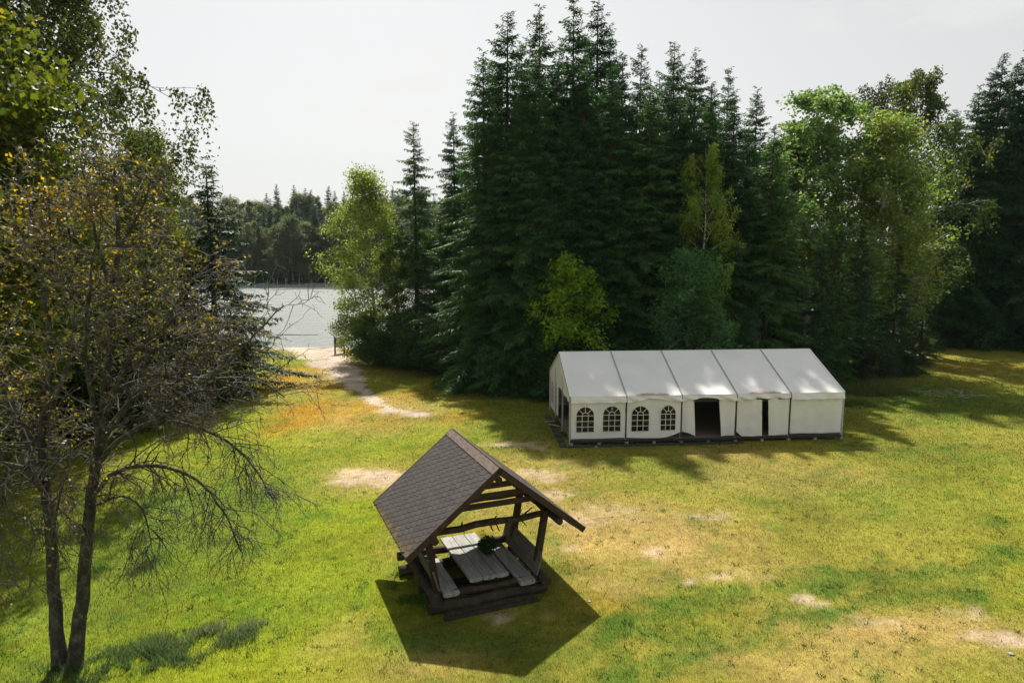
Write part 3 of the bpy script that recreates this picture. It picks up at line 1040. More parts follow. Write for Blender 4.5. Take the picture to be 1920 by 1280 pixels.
DK = (.036, .108, .028)      # spruce greens
DK2 = (.055, .142, .030)
DK3 = (.024, .080, .025)
G_C = 'spruces of the dark stand behind the marquee'
spruces = [
    (948, 22, 52, 0, DK, 1.0, 'tall dark spruce at the lake end of the stand, broadest of the leading tops'),
    (1012, 15, 55, 1, DK3, .85, 'tall narrow spruce between the stand\'s first top and its twin highest tops'),
    (1080, 2, 51, 2, DK, .92, 'tallest spruce of the stand, nearer one of the twin highest tops'),
    (1124, 0, 56, 0, DK3, .95, 'tall spruce just beside the tallest one, farther of the twin tops'),
    (905, 98, 51, 1, DK2, .9, 'dark spruce forming the stand\'s edge towards the two slim spruces'),
    (1166, 108, 55, 2, DK3, .8, 'dark spruce with a blunt top just past the twin highest tops'),
    (1203, 85, 60, 3, DK, .8, 'thin open topped spruce in the gap between taller tops of the stand'),
    (1268, 78, 56, 0, DK, .9, 'pointed spruce standing behind the yellowing birch, first of a close pair'),
    (1305, 100, 58, 1, DK3, .9, 'rounder spruce behind the yellowing birch, second of a close pair'),
    (1370, 135, 58, 2, DK2, .8, 'medium spruce rising just past the yellowing birch'),
    (1420, 168, 60, 1, DK, .85, 'spruce with a slender top beside the big pale birch'),
    (1038, 130, 50.5, 0, DK3, .95, 'full dark spruce added to shade the marquee roof, below the tall narrow spruce'),  # this and the next added to block sun gaps over the marquee roof
    (1278, 195, 50.8, 2, DK3, .9, 'full dark spruce added to shade the marquee roof, in front of the close pointed and rounder pair'),
    (986, 150, 49.6, 2, DK, 1.1, 'full spruce in the front rank over the marquee\'s near gable'),  # this front rank of seven added to keep sun off the marquee roof
    (1092, 140, 49.6, 0, DK3, 1.1, 'full spruce in the front rank over the marquee\'s first bay'),
    (1148, 135, 49.6, 2, DK, 1.1, 'full spruce in the front rank over the marquee\'s second bay'),
    (1222, 150, 49.6, 0, DK2, 1.1, 'full spruce in the front rank over the marquee\'s third bay'),
    (1300, 165, 49.6, 2, DK, 1.1, 'full spruce in the front rank over the marquee\'s door bay'),
    (1378, 190, 49.6, 1, DK3, 1.1, 'full spruce in the front rank over the marquee\'s fourth bay'),
    (1452, 235, 49.6, 0, DK2, 1.1, 'full spruce in the front rank over the marquee\'s last bay'),
    (926, 112, 57.5, 0, DK3, .9, 'spruce top filling in behind the stand\'s first top'),
    (975, 88, 59, 2, DK, .9, 'spruce top between the first top and the tall narrow spruce'),
    (1046, 82, 60, 0, DK3, .9, 'spruce top between the tall narrow spruce and the tallest one'),
    (1102, 70, 61, 1, DK, .9, 'spruce top showing between the twin highest tops'),
    (1148, 66, 60, 2, DK3, .9, 'spruce top leaning close behind the farther twin top'),
    (1236, 148, 61, 1, DK, .9, 'lower spruce top just before the close pointed and rounder pair'),
    (1335, 160, 62, 0, DK3, .9, 'lower spruce top just past the close pointed and rounder pair'),
    (1010, 84, 49, 0, DK, .8, 'spruce added for roof shade in the front rank just below the tall narrow top'),  # this and the next two added to block sun spots on the roof
    (1258, 130, 50.2, 2, DK3, .8, 'spruce added for roof shade in the front rank just below the close pair of tops'),
    (1334, 155, 50, 0, DK, .8, 'spruce added for roof shade in the front rank closest behind the yellowing birch'),
    (1192, 165, 51.5, 2, DK3, .95, 'full dark spruce between the twin tops and the thin open topped spruce'),
    (1335, 190, 53, 0, DK2, .95, 'full spruce rising right behind the yellowing birch'),
    (1405, 235, 52.5, 1, DK, 1.0, 'shorter full spruce in front of the spruce with the slender top'),
    (1455, 280, 54, 2, DK3, .9, 'dark spruce pressed against the big pale birch'),
    (1795, 205, 73, 0, DK3, 1.0, 'dark spruce between the tall birches and the frame edge, lowest of its row'),
    (1862, 150, 73, 2, DK3, 1.0, 'dark spruce in the row behind the bramble bank, second from the birches'),
    (1905, 118, 74, 0, DK3, 1.0, 'dark spruce in the row behind the bramble bank, third from the birches'),
    (1990, 95, 70, 2, DK3, 1.1, 'dark spruce beyond the frame edge shading the lawn'),
    (2070, 90, 69, 0, DK3, 1.1, 'second dark spruce beyond the frame edge shading the lawn'),
    (1225, 205, 53, 0, DK3, .9, 'shorter spruce wedged below the thin open topped one'),
    (980, 150, 49, 2, DK2, .85, 'spruce in the front of the stand with drooping pale dead boughs'),
    (1060, 210, 48.5, 1, DK, .95, 'dark spruce at the stand\'s front directly behind the yellow green young maple'),
    (1135, 250, 49.5, 0, DK2, .95, 'dark spruce in the stand\'s front row over the marquee\'s second bay'),
    (885, 215, 57, 3, DK, .8, 'open spruce at the back corner of the stand nearest the lake'),
    (775, 228, 61, 3, DK2, .95, 'slim see through spruce standing free beside the lakeside birch'),
    (850, 215, 62, 1, DK, .8, 'slim spruce with bare lower trunk next to the dark stand'),
    (1880, 100, 73, 0, DK3, .9, 'dark spruce at the photo\'s edge of the clearing, behind the bramble bank'),
    (1935, 82, 73.5, 2, DK3, .85, 'outermost dark spruce cut by the photo\'s side edge'),
    (1838, 165, 72.5, 1, DK, .9, 'dark spruce beside the tall yellow tipped birch by the clearing'),
]
for px, py, Y, k, c, ws, lab in spruces:
    plant_px('spruce_tree', SPR[k], px, py, Y, lab, c, 0, ws * 1.28, group=G_C)
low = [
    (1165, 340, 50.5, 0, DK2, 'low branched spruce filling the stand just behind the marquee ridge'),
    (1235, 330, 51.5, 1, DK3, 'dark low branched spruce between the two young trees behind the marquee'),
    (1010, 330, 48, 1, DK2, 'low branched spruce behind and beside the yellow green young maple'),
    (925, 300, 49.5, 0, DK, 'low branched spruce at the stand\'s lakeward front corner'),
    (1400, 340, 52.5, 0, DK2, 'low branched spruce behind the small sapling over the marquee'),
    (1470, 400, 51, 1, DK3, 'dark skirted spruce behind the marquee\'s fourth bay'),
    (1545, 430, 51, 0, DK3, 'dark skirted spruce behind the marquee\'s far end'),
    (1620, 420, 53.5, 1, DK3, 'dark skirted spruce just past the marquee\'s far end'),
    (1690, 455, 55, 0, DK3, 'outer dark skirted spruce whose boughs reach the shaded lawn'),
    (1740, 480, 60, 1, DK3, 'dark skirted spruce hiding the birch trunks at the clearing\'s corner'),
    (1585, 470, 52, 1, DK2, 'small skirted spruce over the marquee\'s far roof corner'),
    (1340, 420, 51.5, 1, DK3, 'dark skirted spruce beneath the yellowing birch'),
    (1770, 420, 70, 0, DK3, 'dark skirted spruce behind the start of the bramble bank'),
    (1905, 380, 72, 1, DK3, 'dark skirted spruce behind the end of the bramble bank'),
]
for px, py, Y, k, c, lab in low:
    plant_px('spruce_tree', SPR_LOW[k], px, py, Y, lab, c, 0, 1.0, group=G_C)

BG = (.10, .17, .045)
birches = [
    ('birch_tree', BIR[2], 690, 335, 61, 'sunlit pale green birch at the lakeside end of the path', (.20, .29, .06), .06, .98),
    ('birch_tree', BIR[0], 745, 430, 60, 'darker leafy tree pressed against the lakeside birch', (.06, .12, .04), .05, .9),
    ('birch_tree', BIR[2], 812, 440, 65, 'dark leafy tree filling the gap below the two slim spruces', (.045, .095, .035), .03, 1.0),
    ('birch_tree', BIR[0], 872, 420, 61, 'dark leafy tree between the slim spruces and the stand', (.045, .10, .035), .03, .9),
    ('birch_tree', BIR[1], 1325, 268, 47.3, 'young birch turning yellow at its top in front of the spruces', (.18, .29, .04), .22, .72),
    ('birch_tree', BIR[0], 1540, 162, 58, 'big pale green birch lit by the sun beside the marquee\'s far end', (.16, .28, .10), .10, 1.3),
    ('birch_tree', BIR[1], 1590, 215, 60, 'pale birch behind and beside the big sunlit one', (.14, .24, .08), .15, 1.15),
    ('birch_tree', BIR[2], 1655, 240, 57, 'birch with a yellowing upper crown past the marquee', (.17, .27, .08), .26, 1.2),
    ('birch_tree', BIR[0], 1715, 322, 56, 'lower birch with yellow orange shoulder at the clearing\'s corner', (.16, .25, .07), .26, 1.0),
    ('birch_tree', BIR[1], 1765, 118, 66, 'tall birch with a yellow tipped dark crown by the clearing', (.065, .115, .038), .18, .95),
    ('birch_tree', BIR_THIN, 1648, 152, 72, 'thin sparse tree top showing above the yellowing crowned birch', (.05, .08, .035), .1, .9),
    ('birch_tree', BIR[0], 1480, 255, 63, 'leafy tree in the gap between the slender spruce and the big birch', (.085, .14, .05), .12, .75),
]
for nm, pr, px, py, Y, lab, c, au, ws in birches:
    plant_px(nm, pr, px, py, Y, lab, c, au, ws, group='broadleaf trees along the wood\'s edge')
plant_px('young_maple', YOUNG, 1072, 498, 46.3, 'young maple with bright yellow green leaves behind the marquee\'s near end', (.20, .34, .02), .10, 1.0)
plant_px('young_alder', YOUNG_CONE, 1282, 478, 46.0, 'young cone shaped blue green tree behind the marquee\'s middle', (.08, .21, .075), .04, 1.05)
plant_px('sapling', YOUNG_CONE, 1402, 585, 47.3, 'small pale sapling peeping over the marquee ridge', (.08, .15, .08), .0, .75)

# fill: deeper rows of the same wood
rf = np.random.default_rng(3)
deep = [(870, 290, 66), (930, 180, 64), (1000, 210, 68), (1090, 160, 66), (1150, 200, 70), (1250, 190, 68), (1330, 210, 70), (1400, 260, 68), (1450, 270, 72), (1510, 330, 66), (1570, 320, 70), (1640, 330, 68), (1700, 350, 74), (1780, 260, 78), (1850, 230, 80), (1910, 210, 82), (1960, 180, 76)]
for i, (px, py, Y) in enumerate(deep):
    plant_px('spruce_tree', SPR[i % 3], px, py, Y, 'spruce deep in the wood behind the leading trees, mostly hidden', DK3, 0, 1.3, group='spruces deep in the wood')

# bushes at the wood's edge
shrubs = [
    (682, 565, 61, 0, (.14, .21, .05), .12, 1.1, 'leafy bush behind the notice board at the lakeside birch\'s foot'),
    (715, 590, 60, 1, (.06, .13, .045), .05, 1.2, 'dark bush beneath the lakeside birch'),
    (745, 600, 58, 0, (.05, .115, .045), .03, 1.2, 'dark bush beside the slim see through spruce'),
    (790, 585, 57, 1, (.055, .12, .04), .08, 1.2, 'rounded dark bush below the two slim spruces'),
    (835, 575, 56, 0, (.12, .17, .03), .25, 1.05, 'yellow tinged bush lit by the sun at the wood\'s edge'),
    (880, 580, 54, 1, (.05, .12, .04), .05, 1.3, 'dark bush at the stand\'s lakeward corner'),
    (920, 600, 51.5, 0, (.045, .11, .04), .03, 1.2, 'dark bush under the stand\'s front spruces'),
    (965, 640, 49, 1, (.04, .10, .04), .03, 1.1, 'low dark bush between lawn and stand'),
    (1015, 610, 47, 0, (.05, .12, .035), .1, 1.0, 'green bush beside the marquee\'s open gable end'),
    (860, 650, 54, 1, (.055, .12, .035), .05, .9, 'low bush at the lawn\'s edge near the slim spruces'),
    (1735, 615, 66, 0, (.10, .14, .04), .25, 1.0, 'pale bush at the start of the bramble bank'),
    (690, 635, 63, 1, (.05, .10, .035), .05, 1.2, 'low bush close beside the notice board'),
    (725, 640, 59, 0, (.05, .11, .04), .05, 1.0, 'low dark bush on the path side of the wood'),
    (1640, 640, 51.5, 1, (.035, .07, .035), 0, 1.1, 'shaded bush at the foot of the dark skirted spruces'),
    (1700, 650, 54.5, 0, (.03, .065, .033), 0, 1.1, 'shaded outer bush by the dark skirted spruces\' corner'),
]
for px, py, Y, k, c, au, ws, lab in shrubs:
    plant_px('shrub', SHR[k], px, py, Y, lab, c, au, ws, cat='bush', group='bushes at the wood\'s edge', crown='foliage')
for i, (px, Y) in enumerate([(1750, 70.5), (1775, 71), (1800, 70.6), (1825, 71), (1850, 70.4), (1878, 70.8), (1905, 70.5), (1935, 70.8)]):
    c = [(.20, .20, .09), (.16, .19, .07), (.22, .18, .09), (.13, .17, .06)][i % 4]
    plant_px('bramble_bush', SHR[i % 2], px, 628 + (i * 37) % 9, Y, 'low pale bramble in the sunlit bank under the dark spruces', c, .35, 2.6, cat='bush', group='brambles of the sunlit bank', crown='foliage')

# the left hand wood
plant('big_maple', MAPLE, -21.0, 23.5, 22, 'big dense maple with yellow green leaves rising past the frame top', (.10, .135, .018), .22, .95, rot=.6)
plant('weeping_birch', BIG_BIRCH, -22.0, 32, 28.5, 'tall weeping birch with hanging dark strands against the sky', (.055, .085, .028), .10, 1.05, rot=1.0)
plant_px('maple_tree', MAPLE, 262, 275, 46, 'maple with yellowing leaves below the weeping birch', (.11, .14, .02), .2, .62)
plant_px('spruce_tree', SPR_LOW[0], 388, 308, 48, 'dark spruce with a thin bare leader standing before the lake', (.018, .055, .024), 0, 1.75)
left_wood = [
    ('shrub', SHR[0], -27.2, 37, 6.0, 'dark bush at the lawn\'s edge under the big maple', (.035, .06, .022), .05, 1.5),
    ('shrub', SHR[1], -24.2, 36.5, 5.4, 'dark rounded bush behind the old tree\'s twin trunks', (.035, .06, .022), .08, 1.5),
    ('shrub', SHR[0], -21.8, 38, 5.0, 'dark bush between the old tree and the lower olive tree', (.04, .065, .025), .1, 1.4),
    ('spruce_tree', SPR_LOW[0], -24.8, 41.5, 12, 'dark young spruce hidden among the bushes behind the old tree', (.016, .042, .024), 0, 1.2),
    ('spruce_tree', SPR_LOW[1], -29.5, 37.5, 15, 'dark spruce behind the big maple near the frame edge', (.016, .042, .024), 0, 1.2),
    ('spruce_tree', SPR_LOW[0], -22.6, 47.5, 11, 'dark young spruce just in front of the spruce with the bare leader', (.016, .042, .026), 0, 1.1),
    ('spruce_tree', SPR_LOW[1], -27.5, 36, 15, 'dark low spruce half hidden behind the old tree\'s crown', (.016, .042, .026), 0, 1.2),
    ('spruce_tree', SPR_LOW[0], -32, 41, 17, 'dark low spruce deep behind the old tree', (.016, .042, .026), 0, 1.2),
    ('spruce_tree', SPR_LOW[1], -26.5, 46, 13, 'dark low spruce left of the spruce with the bare leader', (.016, .044, .026), 0, 1.1),
    ('broadleaf_tree', MAPLE, -31.5, 31, 16, 'dark leafy tree shading the lawn\'s edge behind the old tree', (.04, .07, .022), .1, .9),
    ('broadleaf_tree', BIR[2], -23.8, 39, 12.5, 'olive leafy tree behind the middle of the old tree\'s crown', (.06, .085, .025), .22, 1.0),
    ('broadleaf_tree', BIR[2], -30, 54, 12, 'grey green tree beside the spruce with the bare leader', (.06, .085, .04), .15, 1.0),
    ('shrub', SHR[0], -21.3, 46, 5.6, 'yellow tinged bush at the foot of the spruce with the bare leader', (.10, .14, .03), .25, 1.2),
    ('shrub', SHR[1], -20.9, 42.5, 3.6, 'low grey green bush beside the lawn and the old tree\'s twigs', (.11, .13, .08), .2, 1.1),
    ('shrub', SHR[1], -24.2, 41, 5, 'dark bush under the trees behind the old tree', (.04, .07, .028), .1, 1.3),
    ('shrub', SHR[0], -27.5, 38, 4.6, 'dark bush farther left under the trees behind the old tree', (.04, .07, .028), .1, 1.4),
    ('shrub', SHR[1], -30.0, 34.5, 4.2, 'dark bush near the frame edge under the trees', (.035, .065, .025), .1, 1.5),
    ('broadleaf_tree', MAPLE, -28.5, 36, 22, 'tall dense tree standing behind the weeping birch', (.045, .07, .022), .1, .95),
    ('broadleaf_tree', BIR[0], -36, 47, 20, 'tall leafy tree far behind the weeping birch', (.05, .08, .03), .1, 1.1),
    ('broadleaf_tree', MAPLE, -33, 58, 15, 'leafy tree by the shore left of the spruce with the bare leader', (.055, .085, .035), .2, .8),
    ('shrub', SHR[0], -22.2, 53, 4.5, 'bush by the shore past the spruce with the bare leader', (.05, .09, .035), .1, 1.2),
    ('broadleaf_tree', BIR[2], -24.5, 26.5, 11.0, 'leafy understorey tree between maple and weeping birch', (.05, .075, .02), .15, 1.0),
    ('broadleaf_tree', BIR[0], -23.2, 31.5, 9, 'low olive tree under the weeping birch', (.055, .08, .022), .25, 1.1),
]
for nm, pr, X, Y, h, lab, c, au, ws in left_wood:
    plant(nm, pr, X, Y, h, lab, c, au, ws, cat='bush' if nm == 'shrub' else 'tree', group='trees and bushes of the wood behind the old tree', crown='foliage' if nm == 'shrub' else 'crown')

# the wood across the lake: single small trees
def joined(proto, name):
    a, b = proto['trunk'], proto['crown']
    def grab(me):
        v = np.empty(len(me.vertices) * 3, np.float32)
        me.vertices.foreach_get('co', v)
        f = np.empty(len(me.loops), np.int32)
        me.loops.foreach_get('vertex_index', f)
        return v.reshape(-1, 3), f.reshape(-1, 4)
    va, fa = grab(a)
    vb, fb = grab(b)
    return dict(H=proto['H'], me=np_mesh(name, np.concatenate([va, vb]), [fa, fb + len(va)], [a.materials[0], b.materials[0]], np.concatenate([np.zeros(len(fa)), np.ones(len(fb))])))


FS = [joined(SPR[0], 'far_spruce'), joined(SPR[2], 'far_spruce')]
FB = [joined(BIR[0], 'far_broadleaf'), joined(BIR[2], 'far_broadleaf'), joined(BIR[1], 'far_broadleaf')]
rf = np.random.default_rng(8)
rows = [(205.5, 5.5, 3), (209, 12, 3), (213, 17, 4), (219, 20, 3.5), (227, 21, 3.5), (237, 22, 3), (248, 22, 3)]
for ri, (Y, h, jit) in enumerate(rows):
    X = -128 + rf.random() * 4
    while X < 0:
        hh = h * rf.uniform(.86, 1.14)
        y = Y + rf.normal(0, 1.5)
        pxx = 960 + 1280 * X / y
        spr = rf.random() < (0 if ri == 0 else .45 if ri < 3 else .68)
        if 250 < pxx < 960:
            if pxx > 500 and ri > 2 and spr:
                hh *= 1.15
            pr = FS[rf.integers(0, 2)] if spr else FB[rf.integers(0, 3)]
            o = link('far_spruce' if spr else 'far_broadleaf', pr['me'])
            s = hh / pr['H']
            o.location = (X, y, float(zg(X, y)) - .1)
            o.scale = (s * (1.15 if spr else 1.35 if ri else 2.2), s * (1.15 if spr else 1.35 if ri else 2.2), s)
            o.rotation_euler = (0, 0, rf.random() * 6.28)
            g = rf.random()
            o.color = (.028, .085, .05, 0) if spr else (.07 + .07 * g, .11 + .06 * g, .06 + .03 * g, .06 * rf.random())
            tag(o, 'dark spruce in the hazy wood across the lake' if spr else 'grey green broadleaf tree in the hazy wood across the lake', 'tree', 'spruces across the lake' if spr else 'broadleaf trees across the lake')
        X += rf.uniform(2.7, 4.6) if ri else rf.uniform(2.5, 4)


# ------------------------------------------------------------------ the marquee tent
M['pvc'] = noise_mat('tent_cloth', [(0.25, (0.66, 0.655, 0.645)), (0.5, (0.75, 0.748, 0.74)), (0.8, (0.79, 0.788, 0.78))], scale=.55, stretch=(1, 1, 1.5), rough=.55, bump=.5, bscale=3.0)
M['pvc_roof'] = noise_mat('tent_roof_cloth', [(0.3, (0.66, 0.665, 0.66)), (0.5, (0.72, 0.725, 0.72)), (0.75, (0.75, 0.75, 0.74))], scale=.45, rough=.45, bump=.35, bscale=1.4)
M['seam'] = noise_mat('tent_seam', [(0.3, (0.26, 0.26, 0.25)), (0.7, (0.38, 0.38, 0.37))], scale=4, rough=.5, bump=0)
M['alu'] = noise_mat('tent_frame', [(0.3, (0.34, 0.35, 0.35)), (0.7, (0.5, 0.5, 0.5))], scale=4, rough=.4, bump=0)
M['stain'] = noise_mat('tent_stain', [(0.3, (0.42, 0.25, 0.18)), (0.7, (0.6, 0.5, 0.44))], scale=2.5, rough=.7, bump=0)
M['deck'] = noise_mat('deck_wood', [(0.3, (0.10, 0.075, 0.055)), (0.7, (0.24, 0.18, 0.14))], scale=4, stretch=(.3, 3, 1), bump=.3)
M['dark_steel'] = noise_mat('dark_steel', [(0.3, (0.02, 0.02, 0.02)), (0.7, (0.05, 0.05, 0.05))], scale=5, rough=.5, bump=0)
M['bar_white'] = noise_mat('window_bar', [(0.3, (0.62, 0.62, 0.60)), (0.7, (0.75, 0.75, 0.73))], scale=5, rough=.5, bump=0)
M['slab'] = noise_mat('dark_slab', [(0.3, (0.03, 0.035, 0.035)), (0.6, (0.05, 0.055, 0.052)), (0.8, (0.10, 0.10, 0.09))], scale=2.5, bump=.4)
M['block'] = noise_mat('concrete_block', [(0.3, (0.2, 0.2, 0.19)), (0.7, (0.36, 0.355, 0.34))], scale=6, bump=.4)
m, nt, out = newmat('window_film')
tp_ = nd(nt, 'ShaderNodeBsdfTransparent')
tp_.inputs['Color'].default_value = (.62, .68, .66, 1)
gl = nd(nt, 'ShaderNodeBsdfGlossy', Roughness=.12)
gl.inputs['Color'].default_value = (.9, .95, .93, 1)
lw_ = nd(nt, 'ShaderNodeLayerWeight', Blend=.25)
ms = nd(nt, 'ShaderNodeMixShader')
fn_ = nd(nt, 'ShaderNodeTexNoise', Scale=3.0, Detail=2)
ft_ = nd(nt, 'ShaderNodeTexCoord')
fb_ = nd(nt, 'ShaderNodeBump', Strength=.6)
fb_.inputs['Distance'].default_value = .15
nt.links.new(ft_.outputs['Object'], fn_.inputs['Vector'])
nt.links.new(fn_.outputs['Fac'], fb_.inputs['Height'])
nt.links.new(fb_.outputs['Normal'], gl.inputs['Normal'])
nt.links.new(fb_.outputs['Normal'], lw_.inputs['Normal'])
nt.links.new(lw_.outputs['Fresnel'], ms.inputs['Fac'])
nt.links.new(tp_.outputs[0], ms.inputs[1])
nt.links.new(gl.outputs[0], ms.inputs[2])
nt.links.new(ms.outputs[0], out.inputs['Surface'])
M['film'] = m

tent = empty('marquee_tent', (TENT_O[0], TENT_O[1], .0), TENT_A)
tag(tent, 'long white marquee with five bays, arched windows and an open doorway', 'tent')
T_L, T_W, T_B, T_E, T_R = 15.0, 7.965, .35, 2.637, 4.388
rt = np.random.default_rng(9)


def pip(P, poly):
    x, y = P[:, 0], P[:, 1]
    ins = np.zeros(len(P), bool)
    n = len(poly)
    for i in range(n):
        x0, y0 = poly[i]
        x1, y1 = poly[(i + 1) % n]
        c = ((y0 > y) != (y1 > y)) & (x < (x1 - x0) * (y - y0) / ((y1 - y0) if y1 != y0 else 1e-9) + x0)
        ins ^= c
    return ins


def cloth(name, outline, holes, step, mapf, mat, parent, smooth=True):
    """flat outline with holes, finely triangulated, laid into space by mapf(s, t)"""
    def dense(poly):
        o = []
        for i in range(len(poly)):
            a, b = np.array(poly[i], float), np.array(poly[(i + 1) % len(poly)], float)
            k = max(1, int(np.linalg.norm(b - a) / step))
            o += [a + (b - a) * j / k for j in range(k)]
        return np.array(o)
    loops = [dense(outline)] + [np.array(h, float) for h in holes]
    pts, edges = [], []
    for lp in loops:
        n0 = len(pts)
        pts += [tuple(p) for p in lp]
        edges += [(n0 + i, n0 + (i + 1) % len(lp)) for i in range(len(lp))]
    lo, hi = loops[0].min(0), loops[0].max(0)
    g = np.stack(np.meshgrid(np.arange(lo[0] + step / 2, hi[0], step), np.arange(lo[1] + step / 2, hi[1], step)), -1).reshape(-1, 2)
    ok = pip(g, loops[0])
    for h in loops[1:]:
        ok &= ~pip(g, h)
    dmin = np.min(np.linalg.norm(g[:, None] - np.concatenate(loops)[None], axis=2), axis=1)
    g = g[ok & (dmin > step * .4)]
    pts += [tuple(p) for p in g]
    V, _, F, _, _, _ = delaunay_2d_cdt([Vector(p) for p in pts], edges, [], 0, 1e-5)
    V = np.array([tuple(p) for p in V])
    F = np.array([f for f in F if len(f) == 3])
    cen = V[F].mean(axis=1)
    ok = pip(cen, loops[0])
    for h in loops[1:]:
        ok &= ~pip(cen, h)
    F = F[ok]
    return link(name, np_mesh(name, np.array([mapf(s, t) for s, t in V]), [F], mat, smooth=smooth), parent)


def arch(cx, zb, hw=.48, hs=.9, n=14):
    return [(cx - hw, zb), (cx + hw, zb)] + [(cx + hw * math.cos(math.pi * i / n), zb + hs + hw * math.sin(math.pi * i / n)) for i in range(n + 1)]


PANE_MESH = {}


def window(cx, zb, place, rot, parent, sx=1.0):
    """arched window with white bars: frame and bars as one mesh, every pane a sub-part"""
    w = MB()
    hw, hs, rin = .48 * sx, .9, .17
    y0, y1 = -.022, .004
    bw = .028
    for x in (-hw, -hw / 3, hw / 3, hw):
        w.box((x - bw / 2, y0, 0), (x + bw / 2, y1, hs + (0 if abs(x) > .3 * sx else 0)))
    for z in (0, .3, .6, .9):
        w.box((-hw - bw / 2, y0 - .002, z - bw / 2), (hw + bw / 2, y1 + .002, z + bw / 2))
    def ring(r0, r1, sc):
        n = 16
        for i in range(n):
            a, b = math.pi * i / n, math.pi * (i + 1) / n
            w.prism([(sc * r0 * math.cos(a), y0, hs + r0 * math.sin(a)), (sc * r1 * math.cos(a), y0, hs + r1 * math.sin(a)), (sc * r1 * math.cos(b), y0, hs + r1 * math.sin(b)), (sc * r0 * math.cos(b), y0, hs + r0 * math.sin(b))], (0, y1 - y0, 0))
    ring(.48 - bw / 2, .48 + bw / 2, sx)
    ring(rin - bw / 2, rin + bw / 2, sx)
    for dg in (45, 90, 135):
        c, s = math.cos(R(dg)), math.sin(R(dg))
        w.bar((sx * rin * c, -.009, hs + rin * s), (sx * .48 * c, -.009, hs + .48 * s), .022, bw, up=(-s, 0, c))
    o = w.build('window', M['bar_white'], parent)
    o.location, o.rotation_euler = place, rot
    key = round(sx, 2)
    if key not in PANE_MESH:
        L_ = []
        for i in range(3):
            for j in range(3):
                x0 = -hw + i * 2 * hw / 3
                L_.append([(x0, 0, j * .3), (x0 + 2 * hw / 3, 0, j * .3), (x0 + 2 * hw / 3, 0, j * .3 + .3), (x0, 0, j * .3 + .3)])
        arc = lambda r, a, b, n=5: [(sx * r * math.cos(a + (b - a) * k / n), 0, hs + r * math.sin(a + (b - a) * k / n)) for k in range(n + 1)]
        L_.append(arc(rin, 0, math.pi, 8))
        for k in range(4):
            a, b = math.pi * k / 4, math.pi * (k + 1) / 4
            L_.append(arc(.48, a, b) + arc(rin, b, a))
        PANE_MESH[key] = []
        for poly in L_:
            PANE_MESH[key].append(MB().prism([(x, -.003, z) for x, y, z in poly], (0, .004, 0)).mesh('pane', M['film']))
    for me in PANE_MESH[key]:
        link('pane', me, o)
    return o


wr = lambda s, t, k=0: .05 * (fbm(np.array(s + k * 7.7), np.array(t * .5), 1.3, 5, 3) - .5)

# roof sheets, seams and valances
for i in range(5):
    for side in (0, 1):
        sl = math.hypot(T_W / 2, T_R - T_E)

        def rmap(s, t, i=i, side=side, sl=sl):
            f = t / sl
            y = T_W / 2 * f
            z = T_E + (T_R - T_E) * f
            e = math.sin(math.pi * (s - i * 3) / 3)
            z += -.045 * e * math.sin(math.pi * f) + .05 * (float(fbm(s * 1.0 + side * 31, t, 1.6, 15, 3)) - .5) * e
            return (s, y if side == 0 else T_W - y, z)
        cloth('roof_panel', [(i * 3 + .03, -.02), (i * 3 + 2.97, -.02), (i * 3 + 2.97, sl), (i * 3 + .03, sl)], [], .25, rmap, M['pvc_roof'], tent)
for i in range(6):
    for side in (0, 1):
        y0 = -.01 if side == 0 else T_W + .01
        MB().bar((i * 3, y0, T_E + .012), (i * 3, T_W / 2, T_R + .014), .075, .03, up=(0, 0, 1)).build('roof_rail', M['seam'] if 0 < i < 5 else M['pvc'], tent)
MB().tube([(0, T_W / 2, T_R + .0), (T_L, T_W / 2, T_R + .0)], .035, 8).build('ridge_pole', M['pvc_roof'], tent)


def val_bottom(i):
    if i == 1:
        return lambda f: T_E - .32 + .17 * math.exp(-((f - .48) / .22) ** 2) - .02 * math.sin(f * 17)
    if i == 2:
        return lambda f: T_E - .33 + .19 * math.exp(-((f - .42) / .25) ** 2) + .02 * math.sin(f * 13)
    if i == 3:
        return lambda f: T_E - .24 - .10 * math.exp(-(f / .15) ** 2) + .012 * math.sin(f * 20)
    return lambda f: T_E - .33 + .012 * math.sin(f * 40)


for i in range(5):
    vb = val_bottom(i)
    top = [(i * 3 + .02, T_E - .005), (i * 3 + 2.98, T_E - .005)]
    bot = [(i * 3 + .02 + 2.96 * f, vb(f)) for f in np.linspace(1, 0, 22)]

    def vmap(s, t, i=i):
        d = T_E - t
        return (s, -.05 - .28 * d - (.16 if i in (1, 2, 3) else .03) * d / .3 * math.sin(s * 6.1 + t * 17 + i) * .5 - .09 * min(1, d / .2) * (float(fbm(s, t * 3, .45, 25 + i, 3)) - .5), t)
    cloth('valance', top + bot, [], .09, vmap, M['pvc'], tent)
    # back side
    cloth('valance', [(i * 3 + .02, T_E - .33), (i * 3 + 2.98, T_E - .33), (i * 3 + 2.98, T_E - .005), (i * 3 + .02, T_E - .005)], [], .3, lambda s, t: (s, T_W + .04, t), M['pvc'], tent)
for x in (3, 6, 9, 12):
    MB().box((x - .035, -.012, T_B - .05), (x + .035, .016, T_E - .3)).build('wall_seam', M['dark_steel'], tent)
MB().box((.05, .03, T_E - .33), (T_L - .05, .05, T_E - .24)).build('valance_shade_line', M['dark_steel'], tent)  # dark strip standing in for the shadow line under the valance
